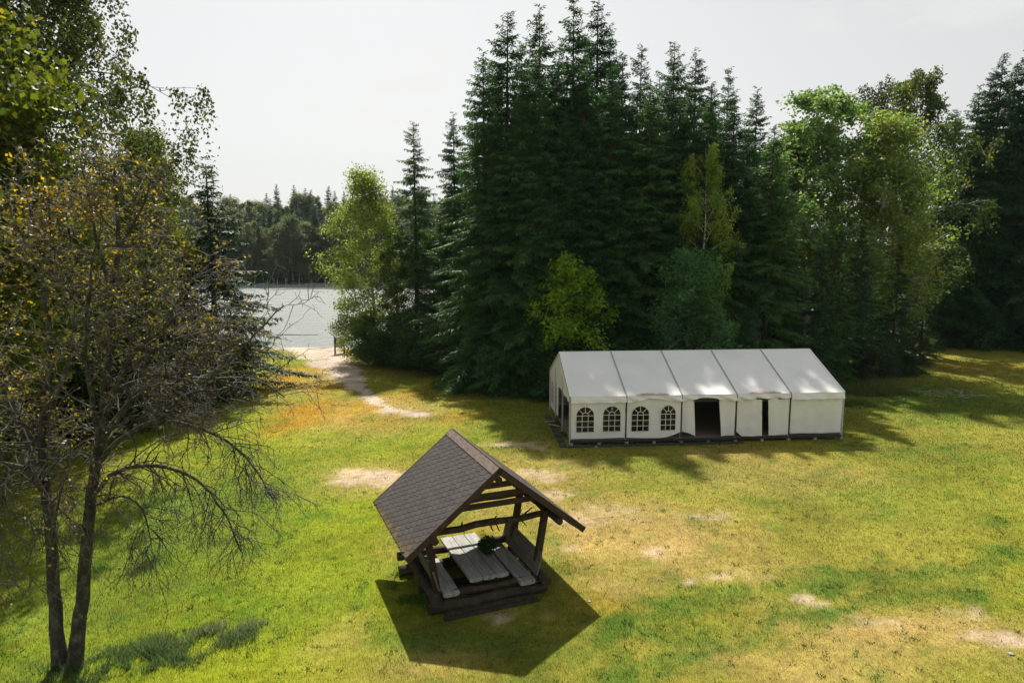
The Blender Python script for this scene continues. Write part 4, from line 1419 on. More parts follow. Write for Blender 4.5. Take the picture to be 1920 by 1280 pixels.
# rust stains on the eave above the second and fourth bay
for x0, x1 in ((3.5, 5.3), (9.7, 11.5)):
    k = 18
    V = []
    for j in range(k + 1):
        f = j / k
        x = x0 + (x1 - x0) * f
        hgt = (.05 + .14 * math.sin(math.pi * f) ** .7 * (.6 + .5 * rt.random()))
        for t in (.004, hgt):
            V.append((x, T_W / 2 * t / sl, T_E + (T_R - T_E) * t / sl + .028))
    F = np.array([[2 * j, 2 * j + 2, 2 * j + 3, 2 * j + 1] for j in range(k)])
    link('rust_stain', np_mesh('rust_stain', V, [F], M['stain']), tent)

# front walls
Z0, Z1 = T_B, T_E - .22


def pleat(amp, freq, ph=0.0, bow=0.0, x0=0, x1=1):
    def f(s, t):
        return (s, .02 - amp * math.sin(s * freq + ph + .35 * math.sin(t * 2)) - bow * math.sin(math.pi * min(1, max(0, (s - x0) / (x1 - x0)))) * (1 - (t - Z0) / (Z1 - Z0)) - .085 * (float(fbm(s + ph, t, .7, 35, 4)) - .5), t)
    return f


def wall(x0, x1, bottom, mapf, wins=(), topx=None):
    tx0, tx1 = topx or (x0, x1)
    bot = [(x0 + (x1 - x0) * f, bottom(f)) for f in np.linspace(0, 1, 16)]
    ol = bot + [(tx1, Z1), (tx0, Z1)]
    w = cloth('wall_panel', ol, [arch(c, zb, .47 * s) for c, zb, s in wins], .16 if wins else .11, mapf, M['pvc'], tent)
    for c, zb, s in wins:
        window(c, zb, (c, mapf(c, zb + .6)[1] - .006, zb), (0, 0, 0), tent, s)


wall(.06, 2.96, lambda f: Z0 + .01 * math.sin(f * 9), pleat(.006, 2.0), [(.80, .70, 1.0), (2.23, .72, 1.0)])
wall(3.04, 5.96, lambda f: Z0 + .02 - .05 * math.sin(f * 3.1) + .24 * max(0, (f - .68) / .32) ** 1.4, pleat(.012, 2.2, 1.0, .05, 3, 6), [(3.76, .70, 1.0), (5.27, .72, .86)])
wall(6.05, 6.80, lambda f: Z0 + .26 - .40 * max(0, f - .35) ** 1.1, pleat(.05, 11, .4, .10, 6, 6.8), topx=(6.05, 6.68))
wall(8.22, 8.98, lambda f: Z0 - .02 + .04 * f, pleat(.035, 10, 1.1), topx=(8.04, 8.98))
wall(9.06, 10.50, lambda f: Z0 - .05 + .26 * max(0, (.22 - f) / .22), pleat(.022, 9, .3, .05, 9, 10.5), topx=(9.06, 10.42))
wall(10.88, 11.95, lambda f: Z0 - .03 + .02 * f, pleat(.02, 9, 2, .03, 10.8, 12), topx=(10.76, 11.95))
wall(12.05, 14.94, lambda f: Z0 + .02 + .01 * math.sin(f * 7), pleat(.016, 8.2, .8))
MB().box((12.06, -.075, Z0 + .08), (14.93, -.035, Z0 + .12)).build('hem_bar', M['bar_white'], tent)
for i in range(5):
    cloth('wall_panel', [(i * 3 + .05, Z0), (i * 3 + 2.95, Z0), (i * 3 + 2.95, Z1), (i * 3 + .05, Z1)], [], .3, lambda s, t: (s, T_W - .02 + .02 * math.sin(s * 7), t), M['pvc'], tent)
# gable ends (u along the depth)
gab = [(0.02, T_E), (T_W / 2, T_R - .02), (T_W - .02, T_E)]
low_edge = [(T_W - .02 - (T_W - .04) * f, 2.26 + .10 * math.sin(math.pi * f) + .05 * math.sin(f * 23) * (1 - abs(2 * f - 1))) for f in np.linspace(0, 1, 26)]
cloth('gable_panel', gab + low_edge, [], .2, lambda s, t: (-.02 - .05 * math.sin(s * 5 + t * 2) * max(0, (3.2 - t)) * .6, s, t), M['pvc'], tent)
cloth('gable_panel', [(0.02, Z0), (T_W - .02, Z0), (T_W - .02, T_E), (T_W / 2, T_R - .02), (0.02, T_E)], [], .35, lambda s, t: (T_L + .03 + .015 * math.sin(s * 6), s, t), M['pvc'], tent)
gw = [(5.35, .72), (6.95, .72)]
cloth('wall_panel', [(4.5, Z0 + .12), (6.2, Z0 - .06), (T_W - .03, Z0 + .02), (T_W - .03, 2.36), (4.5, 2.4)], [arch(c, zb, .47) for c, zb in gw], .2, lambda s, t: (.02 + .02 * math.sin(s * 6), s, t), M['pvc'], tent)
for c, zb in gw:
    window(c, zb, (.03, c, zb), (0, 0, -math.pi / 2), tent)
# frame
for i in range(6):
    for y in (.07, T_W - .08):
        MB().box((i * 3 - .05, y - .05, .05), (i * 3 + .05, y + .05, T_E - .03)).build('post', M['alu'], tent)
    for s in (-1, 1):
        MB().bar((i * 3, T_W / 2 + s * (T_W / 2 - .06), T_E - .05), (i * 3, T_W / 2, T_R - .06), .08, .10).build('rafter', M['alu'], tent)
for y in (.08, T_W - .08):
    MB().box((.0, y - .03, T_E - .14), (T_L, y + .03, T_E - .08)).build('eave_rail', M['alu'], tent)
for y in (2.66, 5.3):
    MB().box((-.04, y - .04, .05), (.04, y + .04, 3.2)).build('gable_post', M['alu'], tent)
for a_, b_ in (((.1, .12, .5), (2.9, .12, 2.3)), ((2.9, .14, .5), (.1, .14, 2.3))):
    MB().bar(a_, b_, .02, .03).build('brace', M['alu'], tent)
# floor of boards on blocks
nb = 20
bw = (T_W - .1) / nb
bme = MB().box((0, 0, 0), (T_L - .06, bw - .012, .03)).mesh('floor_board', M['deck'])
for k in range(nb):
    o = link('floor_board', bme, tent)
    o.location = (.03, .05 + k * bw, .27)
for y in (.0, 2.65, 5.3, 7.9):
    MB().box((0, y, .14), (T_L, y + .07, .265)).build('floor_beam', M['dark_steel'], tent)
for i in range(11):
    for y in (.0, 7.86):
        MB().box((i * 1.49, y - .05, -.04), (i * 1.49 + .16, y + .15, .135)).build('support_block', M['block'], tent)
st = MB()
for x in (5.9, 6.9, 7.9, 8.85):
    st.box((x, -.62, .02), (x + .04, -.58, .15))
st.box((5.6, -.63, .15), (9.1, -.57, .19))
st.box((5.6, -.12, .15), (9.1, -.07, .19))
st.build('door_step', M['dark_steel'], tent)

pad = empty('paving_pad', (TENT_O[0], TENT_O[1], 0), TENT_A)
tag(pad, 'dark slabs laid on the lawn along the marquee\'s open end and front', 'paving')
k = 0
for (x0, x1, y0, y1) in [(-.55, -.15, -.3 + j * 1.0, .46 + j * 1.0) for j in range(7)] + [(-.15 + j * 1.2, 1.0 + j * 1.2, -.36, -.16) for j in range(8)]:
    z = float(zg(TENT_O[0], TENT_O[1]))
    MB().box((x0, y0, -.1), (x1 - .03, y1, .045 + .008 * (k % 3))).build('slab', M['slab'], pad, bevel=.008)
    k += 1
M['fresh_wood'] = noise_mat('fresh_wood', [(0.3, (0.35, 0.25, 0.14)), (0.7, (0.55, 0.42, 0.26))], scale=4, stretch=(.3, 3, 3))
for i, (px, py, an, ln, lab) in enumerate([(1034, 792, .5, 1.0, 'pale loose plank by the marquee\'s open end, longer of two'), (1038, 800, -.5, .7, 'pale loose plank by the marquee\'s open end, shorter of two')]):
    p = gp(px, py)
    o = MB().box((-ln / 2, -.05, 0), (ln / 2, .05, .03)).build('loose_plank', M['fresh_wood'], None, bevel=.004)
    o.location = (p[0], p[1], float(zg(p[0], p[1])) + .06 + .03 * i)
    o.rotation_euler = (0, .05, an)
    tag(o, lab, 'plank', 'loose planks by the marquee')

# ------------------------------------------------------------------ the picnic pavilion
M['shingle'] = noise_mat('bitumen_shingle', [(0.3, (0.026, 0.023, 0.024)), (0.5, (0.042, 0.037, 0.038)), (0.72, (0.064, 0.057, 0.058))], scale=9, rough=.85, bump=.35, bscale=60, obj_var=.14)
M['shingle_moss'] = noise_mat('mossy_shingle', [(0.38, (0.045, 0.04, 0.038)), (0.55, (0.075, 0.055, 0.03)), (0.75, (0.14, 0.09, 0.025))], scale=10, rough=.95, bump=.5, bscale=50, obj_var=.3)
M['log'] = noise_mat('brown_log', [(0.3, (0.022, 0.016, 0.012)), (0.5, (0.040, 0.029, 0.021)), (0.75, (0.075, 0.058, 0.044))], scale=5, stretch=(1, 1, 1), rough=.8, bump=.5, bscale=20, obj_var=.15)
M['beam'] = noise_mat('brown_beam', [(0.3, (0.024, 0.015, 0.010)), (0.7, (0.05, 0.032, 0.022))], scale=6, rough=.75, bump=.3, obj_var=.15)
M['verge'] = noise_mat('verge_board', [(0.3, (0.03, 0.017, 0.012)), (0.7, (0.062, 0.034, 0.025))], scale=5, rough=.7, bump=.2)
M['ridge'] = noise_mat('weathered_ridge_board', [(0.3, (0.075, 0.055, 0.046)), (0.5, (0.12, 0.09, 0.077)), (0.75, (0.18, 0.14, 0.122))], scale=14, stretch=(1, .25, 1), rough=.85, bump=.3)
M['slab_wood'] = noise_mat('weathered_slab', [(0.25, (0.12, 0.125, 0.115)), (0.45, (0.24, 0.245, 0.23)), (0.7, (0.35, 0.355, 0.335))], scale=4.5, stretch=(3.0, .35, 1), rough=.65, bump=.25, obj_var=.12)
M['back_wood'] = noise_mat('bench_back', [(0.3, (0.08, 0.07, 0.058)), (0.7, (0.18, 0.165, 0.14))], scale=5, stretch=(1, .35, 3), rough=.75, bump=.3)

pav = empty('picnic_pavilion', (PAV_O[0], PAV_O[1], 0), PAV_A)
tag(pav, 'brown log picnic pavilion with a steep shingled gable roof', 'pavilion')
P_W, P_L, P_E, P_A = 2.74, 4.5, 2.02, 4.22
SLP = math.atan((P_A - P_E) / P_W)
P_S = math.hypot(P_W, P_A - P_E)
rp = np.random.default_rng(4)


def slope_frame(side):
    """u axis, up-slope axis, outward normal and eave origin of a roof slope; side -1 = left"""
    up = Vector((-side * math.cos(SLP), 0, math.sin(SLP)))
    ua = Vector((0, -1, 0)) if side > 0 else Vector((0, 1, 0))
    ua = Vector((0, 1, 0))
    nrm = Vector((side * math.sin(SLP), 0, math.cos(SLP)))
    return ua, up, nrm, Vector((side * P_W, 0, P_E))


roof = {}
for side in (-1, 1):
    ua, up, nr, o0 = slope_frame(side)
    q = lambda a, b, c: o0 + ua * a + up * b + nr * c
    n_b = 12
    w = P_S / n_b
    base = MB().prism([q(0.02, .015, -.012), q(P_L - .02, .015, -.012), q(P_L - .02, P_S - .01, -.012), q(.02, P_S - .01, -.012)], nr * .010)
    rb = base.build('roof', M['beam'], pav)
    roof[side] = rb
    for k in range(n_b):     # sheathing boards seen from below
        MB().prism([q(0.04, k * w + .006, -.034), q(P_L - .04, k * w + .006, -.034), q(P_L - .04, (k + 1) * w - .006, -.034), q(.04, (k + 1) * w - .006, -.034)], nr * .020).build('roof_board', M['beam'], rb)
    # verge boards with metal-brown edging
    for a in (-.015, P_L - .015):
        MB().prism([q(a, -.06, -.15), q(a, P_S + .0, -.15), q(a, P_S + .0, .035), q(a, -.06, .035)], ua * .03).build('verge_board', M['verge'], pav)
    MB().prism([q(.02, -.05, -.06), q(P_L - .02, -.05, -.06), q(P_L - .02, -.05, .012), q(.02, -.05, .012)], up * .025).build('eave_board', M['verge'], pav)
    MB().prism([q(-.03, P_S - .27, .026), q(P_L + .03, P_S - .27, .026), q(P_L + .03, P_S + .012 * (side + 1), .030), q(-.03, P_S + .012 * (side + 1), .030)], nr * .022).build('ridge_board', M['ridge'], pav)

# shingles: hexagonal tabs in staggered rows
NCOL, NROW = 13, 22
SW, EX = P_L / NCOL, (P_S - .16) / NROW


def tab(x0, x1, cutl=True, cutr=True):
    w = SW
    pts = [(x0, .245)]
    pts += [(x0, .075), (x0 + w * .26, 0)] if cutl else [(x0, 0)]
    pts += [(x1 - w * .26, 0), (x1, .075)] if cutr else [(x1, 0)]
    pts += [(x1, .245)]
    return MB().prism([(x, y, 0) for x, y in pts], (0, 0, .015))


g = .009
T_FULL = tab(-SW / 2 + g, SW / 2 - g).mesh('shingle', M['shingle'])
T_MOSS = tab(-SW / 2 + g, SW / 2 - g).mesh('shingle', M['shingle_moss'])
T_HL = tab(g, SW / 2 - g, False, True).mesh('shingle', M['shingle'])
T_HR = tab(-SW / 2 + g, -g, True, False).mesh('shingle', M['shingle'])
rest = MB()
for side in (-1, 1):
    ua, up, nr, o0 = slope_frame(side)
    for i in range(NROW):
        off = .5 if i % 2 else 0
        cols = list(range(NCOL)) if not off else list(range(NCOL + 1))
        for j in cols:
            a = (j + .5) * SW if not off else j * SW
            me = T_FULL
            if off and j == 0:
                me = T_HL
            elif off and j == NCOL:
                me = T_HR
            bb = i * EX - .03
            tilt = .06
            pos = o0 + ua * a + up * bb + nr * (.013 + rp.uniform(0, .003))
            yax = (up * math.cos(tilt) - nr * math.sin(tilt)).normalized()
            zax = ua.cross(yax).normalized()
            if zax.dot(nr) < 0:
                zax = -zax
            mt = Matrix((ua, yax, zax)).transposed().to_4x4()
            mt.translation = pos
            if side < 0:
                if i == 0 and me is T_FULL or (i in (1, 2) and me is T_FULL and rp.random() < (.5, .2)[i - 1]):
                    me = T_MOSS
                s = link('shingle', me, roof[-1])
                s.matrix_local = mt
            else:
                n0 = len(rest.v)
                rest.v += [tuple(mt @ v.co) for v in me.vertices]
                rest.f += [tuple(n0 + k for k in p.vertices) for p in me.polygons]
rs = rest.build('shingles', M['shingle'], roof[1])
rs['kind'] = 'stuff'

CV = -.16                         # middle of the log crib
log_n = [0]


def log(name, a, b, r0, r1=None, parent=None, n=12, mat='log', bow=.012):
    a, b = np.array(a, float), np.array(b, float)
    k = 9
    t = np.linspace(0, 1, k)[:, None]
    pts = a + (b - a) * t + rp.normal(0, bow, (k, 3))
    pts[0], pts[-1] = a, b
    rad = np.linspace(r0, r1 or r0 * .9, k) * (1 + rp.normal(0, .03, k))
    return MB().tube(pts, rad, n, rp, .003).build(name, M[mat], parent if parent is not None else pav, smooth=True)


# crib: cross logs on the ground, side logs above, second cross logs
log('cross_log', (-2.0, .42, .16), (1.66, .42, .16), .165, .15)
log('cross_log', (-2.28, 3.05, .16), (1.8, 3.05, .16), .165, .15)
log('cross_log', (-1.98, 1.75, .12), (1.6, 1.75, .12), .12, .115)
log('side_log', (-1.86, .18, .46), (-1.9, 3.8, .48), .155, .14)
log('side_log', (1.56, .12, .45), (1.60, 3.6, .46), .15, .135)
log('cross_log', (-2.34, 3.0, .68), (1.8, 3.0, .66), .13, .12)
log('cross_log', (-1.55, .60, .40), (1.74, .54, .42), .11, .10)
for i, (y, z) in enumerate(((-.02, .05), (.20, .075))):
    MB().box((-1.72 + .1 * i, y - .1, z - .06), (1.22 - .05 * i, y + .09, z)).build('step_plank', M['log'], pav, bevel=.008)
# posts, plates, rafters
for (sx, bx, tx) in ((1, 1.40, 1.74), (-1, -1.70, -2.02)):
    for (u0, u1) in ((.66, .64), (2.58, 2.58)):
        MB().bar((bx, u0, .42), (tx, u1, 2.50), .19, .18, up=(0, 1, 0)).build('post', M['beam'], pav, bevel=.012)
log('plate_log', (1.93, .02, 2.33), (1.93, 4.35, 2.33), .115, .10)
log('plate_log', (-1.93, .02, 2.34), (-1.93, 4.35, 2.34), .115, .10)
log('ridge_log', (0, .05, 3.86), (0, 4.4, 3.86), .10, .09)
for u in (.30, 1.55, 2.85, 4.15):
    for side in (-1, 1):
        ua, up, nr, o0 = slope_frame(side)
        q = lambda b, c: o0 + up * b + nr * c + ua * u
        MB().bar(q(.18, -.105), q(P_S - .04, -.105), .09, .135, up=nr).build('rafter', M['beam'], pav)
for (z, u, hw) in ((3.10, .24, 1.22), (3.37, .24, .88), (3.66, .24, .52)):
    MB().box((-hw, u - .025, z - .085), (hw, u + .03, z + .085)).build('gable_board', M['beam'], pav, bevel=.006)
for (z, u, hw) in ((2.95, 4.2, 1.3),):
    MB().box((-hw, u - .025, z - .085), (hw, u + .03, z + .085)).build('gable_board', M['beam'], pav, bevel=.006)
# knotty tie log with branch stubs
tie = log('tie_log', (-1.95, .74, 2.30), (1.95, .74, 2.36), .105, .09, bow=.02)
for (x, d, ln, r) in [(-.95, (.25, -.2, .9), .13, .035), (-.9, (.2, -.5, -.8), .12, .03), (.02, (.5, -.3, .8), .2, .035), (-.05, (.3, -.4, -.85), .2, .035), (.12, (.4, -.2, -.9), .26, .03), (.95, (.75, -.2, .65), .42, .035), (.88, (.35, -.1, .9), .26, .022), (.92, (.55, -.4, -.7), .27, .03), (.45, (.2, -.6, .6), .1, .025), (-.4, (.2, -.6, .7), .1, .03)]:
    d = np.array(d) / np.linalg.norm(d)
    p = np.array([x, .74, 2.33])
    log('branch_stub', p, p + d * (ln + .06), r, r * .45, tie, 7, bow=.006)
log('tie_log', (-1.95, 2.60, 2.32), (1.95, 2.60, 2.34), .08, .075)


def half_log(name, x0, x1, y0, y1, zt, th, mat, parent, n=7, top_r=.012):
    """plank with a flat sawn top and a round bark side below"""
    cx, hw = (x0 + x1) / 2, (x1 - x0) / 2
    sec = [(cx - hw, zt - .03), (cx - hw + top_r, zt), (cx + hw - top_r, zt), (cx + hw, zt - .03)]
    sec += [(cx + hw * math.copysign(abs(math.cos(a)) ** .55, math.cos(a)), zt - .03 - (th - .03) * math.sin(a) ** .55) for a in np.linspace(0, math.pi, n + 2)[1:-1]]
    k = 6
    V, F = [], []
    for i in range(k):
        y = y0 + (y1 - y0) * i / (k - 1)
        wv = 1 + rp.normal(0, .012)
        V += [(cx + (x - cx) * wv, y, z + rp.normal(0, .002)) for x, z in sec]
    m_ = len(sec)
    for i in range(k - 1):
        for j in range(m_):
            F.append((i * m_ + j, i * m_ + (j + 1) % m_, (i + 1) * m_ + (j + 1) % m_, (i + 1) * m_ + j))
    F.append(tuple(range(m_ - 1, -1, -1)))
    F.append(tuple((k - 1) * m_ + j for j in range(m_)))
    return MB().add(V, F).build(name, M[mat], parent)


tb = empty('picnic_table', (PAV_O[0], PAV_O[1], 0), PAV_A)
tag(tb, 'heavy grey plank picnic table under the pavilion roof', 'table')
for k in range(3):
    w = 1.24 / 3
    half_log('table_plank', CV - .62 + k * w + .004, CV - .62 + (k + 1) * w - .004, .44 + rp.uniform(-.02, .02), 3.50 + rp.uniform(-.02, .02), .82, .13, 'slab_wood', tb)
for u in (.85, 3.05):
    log('table_leg', (CV - .48, u, .58), (CV + .48, u, .58), .085, .085, tb)
    log('table_leg', (CV - .42, u, .40), (CV + .42, u, .40), .095, .095, tb)
    log('table_leg', (CV - .40, u + (.0), .25), (CV + .40, u, .25), .08, .08, tb)
for sgn, x0, x1, b0, b1, y0, lab in ((1, .74, 1.25, 1.30, 1.48, .26, 'grey plank bench with tall backrest on the plant side of the picnic table'),
                                     (-1, -1.60, -1.08, -1.66, -1.84, .46, 'grey plank bench under the shingled roof side of the picnic table')):
    bn = empty('picnic_bench', (PAV_O[0], PAV_O[1], 0), PAV_A)
    tag(bn, lab, 'bench', 'benches of the picnic pavilion')
    half_log('seat', x0, x1, y0, 3.45, .52, .14, 'slab_wood', bn)
    t0, t1 = Vector((b0, 0, .60)), Vector((b1, 0, 1.26))
    upv = (t1 - t0)
    prof = [(y0 + .06, 0), (3.2, 0), (3.2, .92), (3.12, 1), (y0 + .20, 1), (y0 + .10, .93), (y0 + .05, .75)]
    nrm = Vector((upv.z, 0, -upv.x)).normalized() * .055 * sgn
    MB().prism([t0 + upv * b + Vector((0, a, 0)) for a, b in prof], nrm).build('backrest', M['back_wood'], bn, bevel=.008)
    for u in (.75, 2.7):
        log('seat_support', ((x0 + x1) / 2, u - .14, .30), ((x0 + x1) / 2, u + .14, .30), .075, .075, bn)

# leafy plant on the table
pl = empty('leafy_plant', (PAV_O[0], PAV_O[1], 0), PAV_A)
tag(pl, 'round dark green leafy plant standing on the picnic table\'s edge', 'plant')
c0 = np.array([.27, 1.78, 1.13])
MB().tube([(.27, 1.78, .825), (.27, 1.78, .84), (.27, 1.78, .97)], [.07, .075, .10], 12).build('pot', M['log'], pl, smooth=True)
kk = 1700
dv = unit(rp.normal(0, 1, (kk, 3)))
lump = 1 + .18 * np.sin(dv[:, 0] * 6) * np.cos(dv[:, 1] * 5 + 1) + .1 * np.sin(dv[:, 2] * 9)
pp_ = c0 + dv * (np.array([.30, .30, .26]) * lump[:, None]) * rp.random((kk, 1)) ** .35
Vl, Fl = leaf_quads(pp_, unit(dv + rp.normal(0, .6, (kk, 3))), unit(dv + rp.normal(0, .7, (kk, 3))), rp.uniform(.04, .09, kk), rp.uniform(.025, .045, kk))
fo = link('foliage', np_mesh('plant_foliage', Vl, [Fl], M['leaf']), pl)
fo.color = (.035, .085, .022, 0)

# ------------------------------------------------------------------ the old half bare tree in front
ro = np.random.default_rng(41)
old = empty('old_tree', (-11.3, 15.9, 0), 0)
tag(old, 'old twin trunked tree with drooping bare twigs and sparse orange leaves in the foreground', 'tree')
O0 = np.array([-11.3, 15.9, 0])


def smooth_path(P, n):
    P = np.asarray(P, float)
    d = np.concatenate([[0], np.cumsum(np.linalg.norm(np.diff(P, axis=0), axis=1))])
    t = np.linspace(0, d[-1], n)
    out_ = np.zeros((n, 3))
    Q = np.vstack([2 * P[0] - P[1], P, 2 * P[-1] - P[-2]])
    for i, tt in enumerate(t):
        k = min(len(P) - 2, int(np.searchsorted(d, tt, side='right') - 1))
        f = (tt - d[k]) / (d[k + 1] - d[k] + 1e-9)
        p0, p1, p2, p3 = Q[k], Q[k + 1], Q[k + 2], Q[k + 3]
        out_[i] = .5 * (2 * p1 + (p2 - p0) * f + (2 * p0 - 5 * p1 + 4 * p2 - p3) * f ** 2 + (3 * p1 - p0 - 3 * p2 + p3) * f ** 3)
    return out_, d[-1]


# main limbs, given where the photograph shows them: (points, distance at start, at end, start radius, end radius, droop, leaves)
LIMBS = [
    ([(116, 1262), (104, 1150), (97, 1040), (92, 960), (84, 900), (80, 840), (86, 760), (95, 680), (90, 600), (75, 500), (60, 390)], 15.9, 16.4, .175, .03, .2, .7),
    ([(136, 1262), (150, 1150), (160, 1040), (168, 960), (176, 890), (190, 820), (196, 740), (206, 640), (215, 540), (222, 430), (215, 320)], 15.9, 16.2, .18, .03, .2, .6),
    ([(90, 940), (64, 895), (30, 872), (-20, 868), (-60, 900), (-80, 960)], 15.8, 14.8, .07, .018, 1.0, .3),
    ([(84, 905), (50, 830), (20, 740), (-8, 650), (-30, 540), (-40, 430)], 15.9, 17.5, .075, .02, .2, .9),
    ([(82, 850), (40, 790), (0, 760), (-40, 750)], 15.9, 14.6, .06, .02, .6, .8),
    ([(88, 780), (122, 700), (140, 600), (134, 480), (120, 370)], 16, 17.2, .07, .018, .2, .9),
    ([(174, 930), (214, 887), (270, 872), (330, 880), (385, 915), (422, 965), (452, 1030)], 15.9, 15.4, .058, .016, 1.1, 0.0),
    ([(184, 868), (235, 815), (300, 790), (370, 800), (430, 830), (480, 880), (508, 935)], 15.9, 16.8, .066, .016, 1.1, .02),
    ([(192, 825), (250, 750), (330, 715), (410, 708), (480, 712), (535, 745)], 15.9, 17.4, .085, .018, .9, .06),
    ([(197, 770), (250, 665), (310, 610), (365, 575), (410, 560)], 15.9, 15.0, .08, .018, .4, .35),
    ([(206, 665), (260, 560), (290, 480), (315, 420)], 16, 17.4, .065, .016, .25, .55),
    ([(200, 740), (290, 705), (380, 715), (440, 668), (488, 615), (532, 572)], 16, 14.9, .06, .012, .1, .12),
    ([(214, 560), (182, 450), (164, 360), (150, 295)], 16.1, 15.0, .055, .014, .2, .8),
    ([(204, 650), (150, 560), (105, 470), (90, 380), (85, 320)], 16, 15.0, .06, .015, .2, .9),
    ([(220, 470), (262, 400), (285, 330)], 16.2, 16.4, .045, .014, .2, .6),
    ([(188, 830), (170, 740), (160, 640), (170, 520), (190, 420)], 15.8, 14.6, .06, .015, .2, .6),
    ([(230, 700), (320, 640), (400, 620), (450, 600), (470, 570)], 15.6, 16.6, .05, .014, .35, .3),
    ([(180, 880), (150, 850), (120, 900), (100, 990), (90, 1050)], 15.8, 14.5, .04, .012, 1.2, .4),
    ([(170, 950), (230, 930), (270, 960), (285, 1030)], 15.9, 15.2, .04, .01, 1.2, .25),
    ([(20, 872), (5, 900), (-5, 980), (0, 1080)], 15.4, 14.8, .03, .01, 1.3, .5),
    ([(75, 500), (30, 420), (10, 350)], 16.3, 17, .04, .012, .2, .9),
    ([(300, 790), (350, 740), (420, 730), (470, 700), (505, 690)], 16.3, 15.4, .045, .012, .8, .1),
    ([(310, 610), (345, 540), (370, 490)], 15.4, 15.2, .035, .01, .2, .5),
]
main, twig_br, LP, LD = [], [], [], []


def interp(path, s):
    k = s * (len(path) - 1)
    i = min(len(path) - 2, int(k))
    return path[i] + (path[i + 1] - path[i]) * (k - i), unit(path[i + 1] - path[i])


def curve(p0, d, ln, droop, n, wob=.05):
    """short wandering branch"""
    pts = [p0]
    d = d.copy()
    st_ = ln / (n - 1)
    for _ in range(n - 1):
        d = unit(d + np.array([0, 0, -droop]) * .28 + ro.normal(0, wob * 3, 3))
        pts.append(pts[-1] + d * st_)
    return np.array(pts), d


for li, (pp, Ya, Yb, r0, r1, droop, lf) in enumerate(LIMBS):
    k = len(pp)
    P = [at(x, y, Ya + (Yb - Ya) * i / (k - 1)) for i, (x, y) in enumerate(pp)]
    path, ln = smooth_path(P, max(8, int(len(pp) * 3)))
    path = path + ro.normal(0, .012, path.shape)
    rad = np.linspace(r0, r1, len(path)) ** 1.0
    if li < 2:
        rad[:3] *= [1.35, 1.15, 1.05]
        path[0, 2] -= .15
    main.append((path, rad, 9 if r0 > .1 else 7))
    n1 = int(ln * (4.2 if li > 1 else 2.3) * (1.5 if droop > .8 else 1))
    for a in range(n1):
        s = ro.uniform(.3 if li < 2 else .12, 1)
        p, t = interp(path, s)
        if p[2] < 2.2:
            continue
        side = unit(np.cross(t, ro.normal(0, 1, 3)))
        hgt = sstep(4.2, 8.5, p[2])
        dr = droop * (1 - .6 * hgt)
        d1 = unit(t * .5 + side * 1.0 + np.array([0, 0, .35 * (1 - dr)]))
        l1 = ro.uniform(.5, 1.7) * (1.1 - .4 * s)
        b1, _ = curve(p, d1, l1, dr * .55, 6, .06)
        rr1 = np.linspace(min(.028, np.interp(s, [0, 1], [r0, r1]) * .45), .006, 6)
        main.append((b1, rr1, 5))
        for b in range(ro.integers(4, 8)):
            s2 = ro.uniform(.2, 1)
            p2, t2 = interp(b1, s2)
            d2 = unit(t2 * .7 + ro.normal(0, .75, 3) + np.array([0, 0, .15 - .35 * dr]))
            l2 = ro.uniform(.25, .85) * (1 + .4 * dr)
            b2, _ = curve(p2, d2, l2, dr * .9, 5, .09)
            twig_br.append((b2, np.linspace(.0095, .005, 5), 3))
            for c in range(ro.integers(2, 5)):
                p3, t3 = interp(b2, ro.uniform(.25, 1))
                b3, _ = curve(p3, unit(t3 * .8 + ro.normal(0, .7, 3) + [0, 0, -.2 * dr]), ro.uniform(.12, .42), dr * .6, 4, .1)
                twig_br.append((b3, np.array([.006, .0052, .0045, .0035]), 3))
                pl_ = lf * .88 * (.30 + .85 * hgt)
                for e in range(4):
                    if ro.random() < pl_:
                        q3, t4 = interp(b3, ro.uniform(.2, 1))
                        LP.append(q3)
                        LD.append(unit(t4 + ro.normal(0, .8, 3)))
Vt, Ft = tubes_np(main)
link('trunk', np_mesh('old_trunk', Vt - O0, [Ft], M['lichen_bark'], smooth=True), old)
Vt, Ft = tubes_np(twig_br)
tg = link('twigs', np_mesh('old_twigs', Vt - O0, [Ft], M['twig'], smooth=True), old)
tg['kind'] = 'stuff'
LP, LD = np.array(LP), np.array(LD)
nl_ = len(LP)
Ln = ro.uniform(.05, .11, nl_)
Vl, Fl = leaf_quads(LP - O0, LD, unit(ro.normal(0, .8, (nl_, 3)) + [0, 0, .6]), Ln, Ln * ro.uniform(.5, .75, nl_))
cr = link('crown', np_mesh('old_leaves', Vl, [Fl], M['dry_leaf']), old)
cr.color = (.15, .16, .03, .34)

# ------------------------------------------------------------------ small things
nbp = gp(637, 661)
bd = empty('notice_board', (nbp[0], nbp[1], float(zg(nbp[0], nbp[1]))), .9)
tag(bd, 'small wooden notice board with a slanting roof at the end of the path', 'notice board')
for x in (-.55, .55):
    MB().box((x - .06, -.06, -.2), (x + .06, .06, 1.75)).build('post', M['log'], bd, bevel=.01)
MB().box((-.49, -.03, .75), (.49, .02, 1.65)).build('panel', M['back_wood'], bd)
MB().box((-.40, -.035, .85), (.40, -.032, 1.55)).build('poster', M['bar_white'], bd)
MB().prism([(-.85, -.55, 1.62), (.85, -.55, 1.62), (.85, .45, 2.12), (-.85, .45, 2.12)], (0, -.03, .06)).build('roof', M['back_wood'], bd, bevel=.008)
MB().bar((-.55, 0, .68), (.55, 0, .68), .06, .08).build('rail', M['log'], bd)

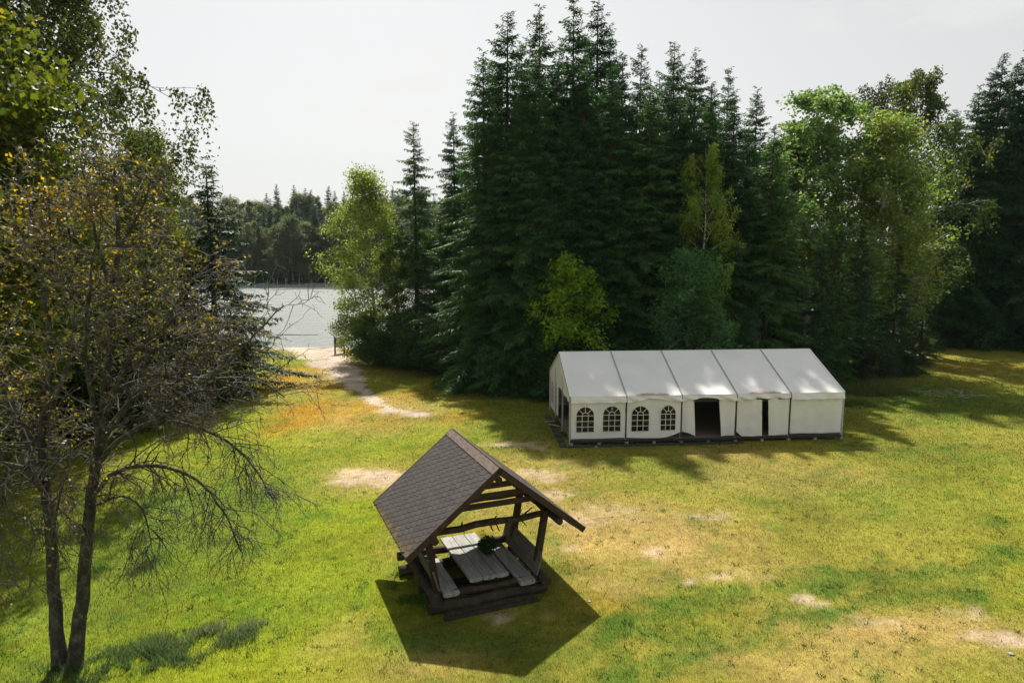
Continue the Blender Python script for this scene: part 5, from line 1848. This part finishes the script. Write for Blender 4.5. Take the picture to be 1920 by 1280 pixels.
lp = gp(500, 641)
o = MB().tube([(0, 0, 0), (1.6, .05, .02), (3.4, -.05, 0), (5.0, .1, 0)], [.10, .11, .10, .08], 9).build('shore_log', M['log'], None, smooth=True)
o.location = (lp[0] - 2.6, lp[1] + .2, float(zg(lp[0], lp[1])) + .08)
tag(o, 'weathered log lying on the sand in front of the yellow reeds', 'log')
fp = gp(560, 628, WATER_Z)
o = MB().tube([(0, 0, 0), (1.6, .1, .02), (3.2, -.05, .0), (5.2, .12, 0)], [.035, .045, .04, .03], 8).build('floating_pole', M['log'], None, smooth=True)
o.location = (fp[0] - 2.8, fp[1], WATER_Z + .02)
tag(o, 'thin dark pole floating on the lake off the path\'s end', 'pole')

# heap of pale cut branches on the shaded lawn
hp = gp(1782, 744)
heap = empty('branch_heap', (hp[0], hp[1], float(zg(hp[0], hp[1]))), 0)
tag(heap, 'low heap of pale cut branches on the shaded lawn past the marquee', 'branches')
rh = np.random.default_rng(2)
for k in range(34):
    x, y = rh.normal(0, 1.1), rh.normal(0, .5)
    a = rh.random() * 6.28
    ln = rh.uniform(.5, 1.4)
    p0 = np.array([x, y, rh.uniform(.02, .3)])
    dd = np.array([math.cos(a), math.sin(a) * .6, rh.uniform(-.05, .35)])
    p1 = p0 + dd * ln
    p1[2] = max(.02, p1[2])
    mid = (p0 + p1) / 2 + [0, 0, rh.uniform(0, .12)]
    MB().tube([p0, mid, p1], [.022, .016, .007], 5).build('branch', M['pale_twig'] if 'pale_twig' in M else M['alu'], heap, smooth=True)

# reeds at the near shore are part of the grass; scattered stones of the path
ms_ = np.random.default_rng(6)
for (px, py, r, lab) in [(1895, 1225, .07, 'small pale stone on the worn ground near the frame corner'), (1118, 838, .09, 'small pale stone on the lawn before the marquee'), (1105, 1128, .05, 'tiny pale stone on the dry lawn beside the pavilion')]:
    p = gp(px, py)
    bm = bmesh.new()
    bmesh.ops.create_icosphere(bm, subdivisions=2, radius=r)
    for v in bm.verts:
        v.co *= 1 + ms_.normal(0, .10)
        v.co.z *= .6
    me = bpy.data.meshes.new('stone')
    bm.to_mesh(me)
    bm.free()
    me.materials.append(M['block'])
    o = link('stone', me)
    o.location = (p[0], p[1], float(zg(p[0], p[1])) + r * .25)
    tag(o, lab, 'stone')

# ------------------------------------------------------------------ the air: faint even haze round everything
hz = MB().box((-1400, -120, -4), (1400, 2400, 44)).build('haze', M['lawn'])
hz.data.materials.clear()
m, nt, out = newmat('haze_air')
pv = nd(nt, 'ShaderNodeVolumePrincipled')
pv.inputs['Color'].default_value = (0.72, 0.92, 0.90, 1)
pv.inputs['Density'].default_value = 0.00007
pv.inputs['Anisotropy'].default_value = 0.2
nt.links.new(pv.outputs['Volume'], out.inputs['Volume'])
hz.data.materials.append(m)
tag(hz, 'faint pale haze in the air over lawn and lake', 'haze', None, 'stuff')
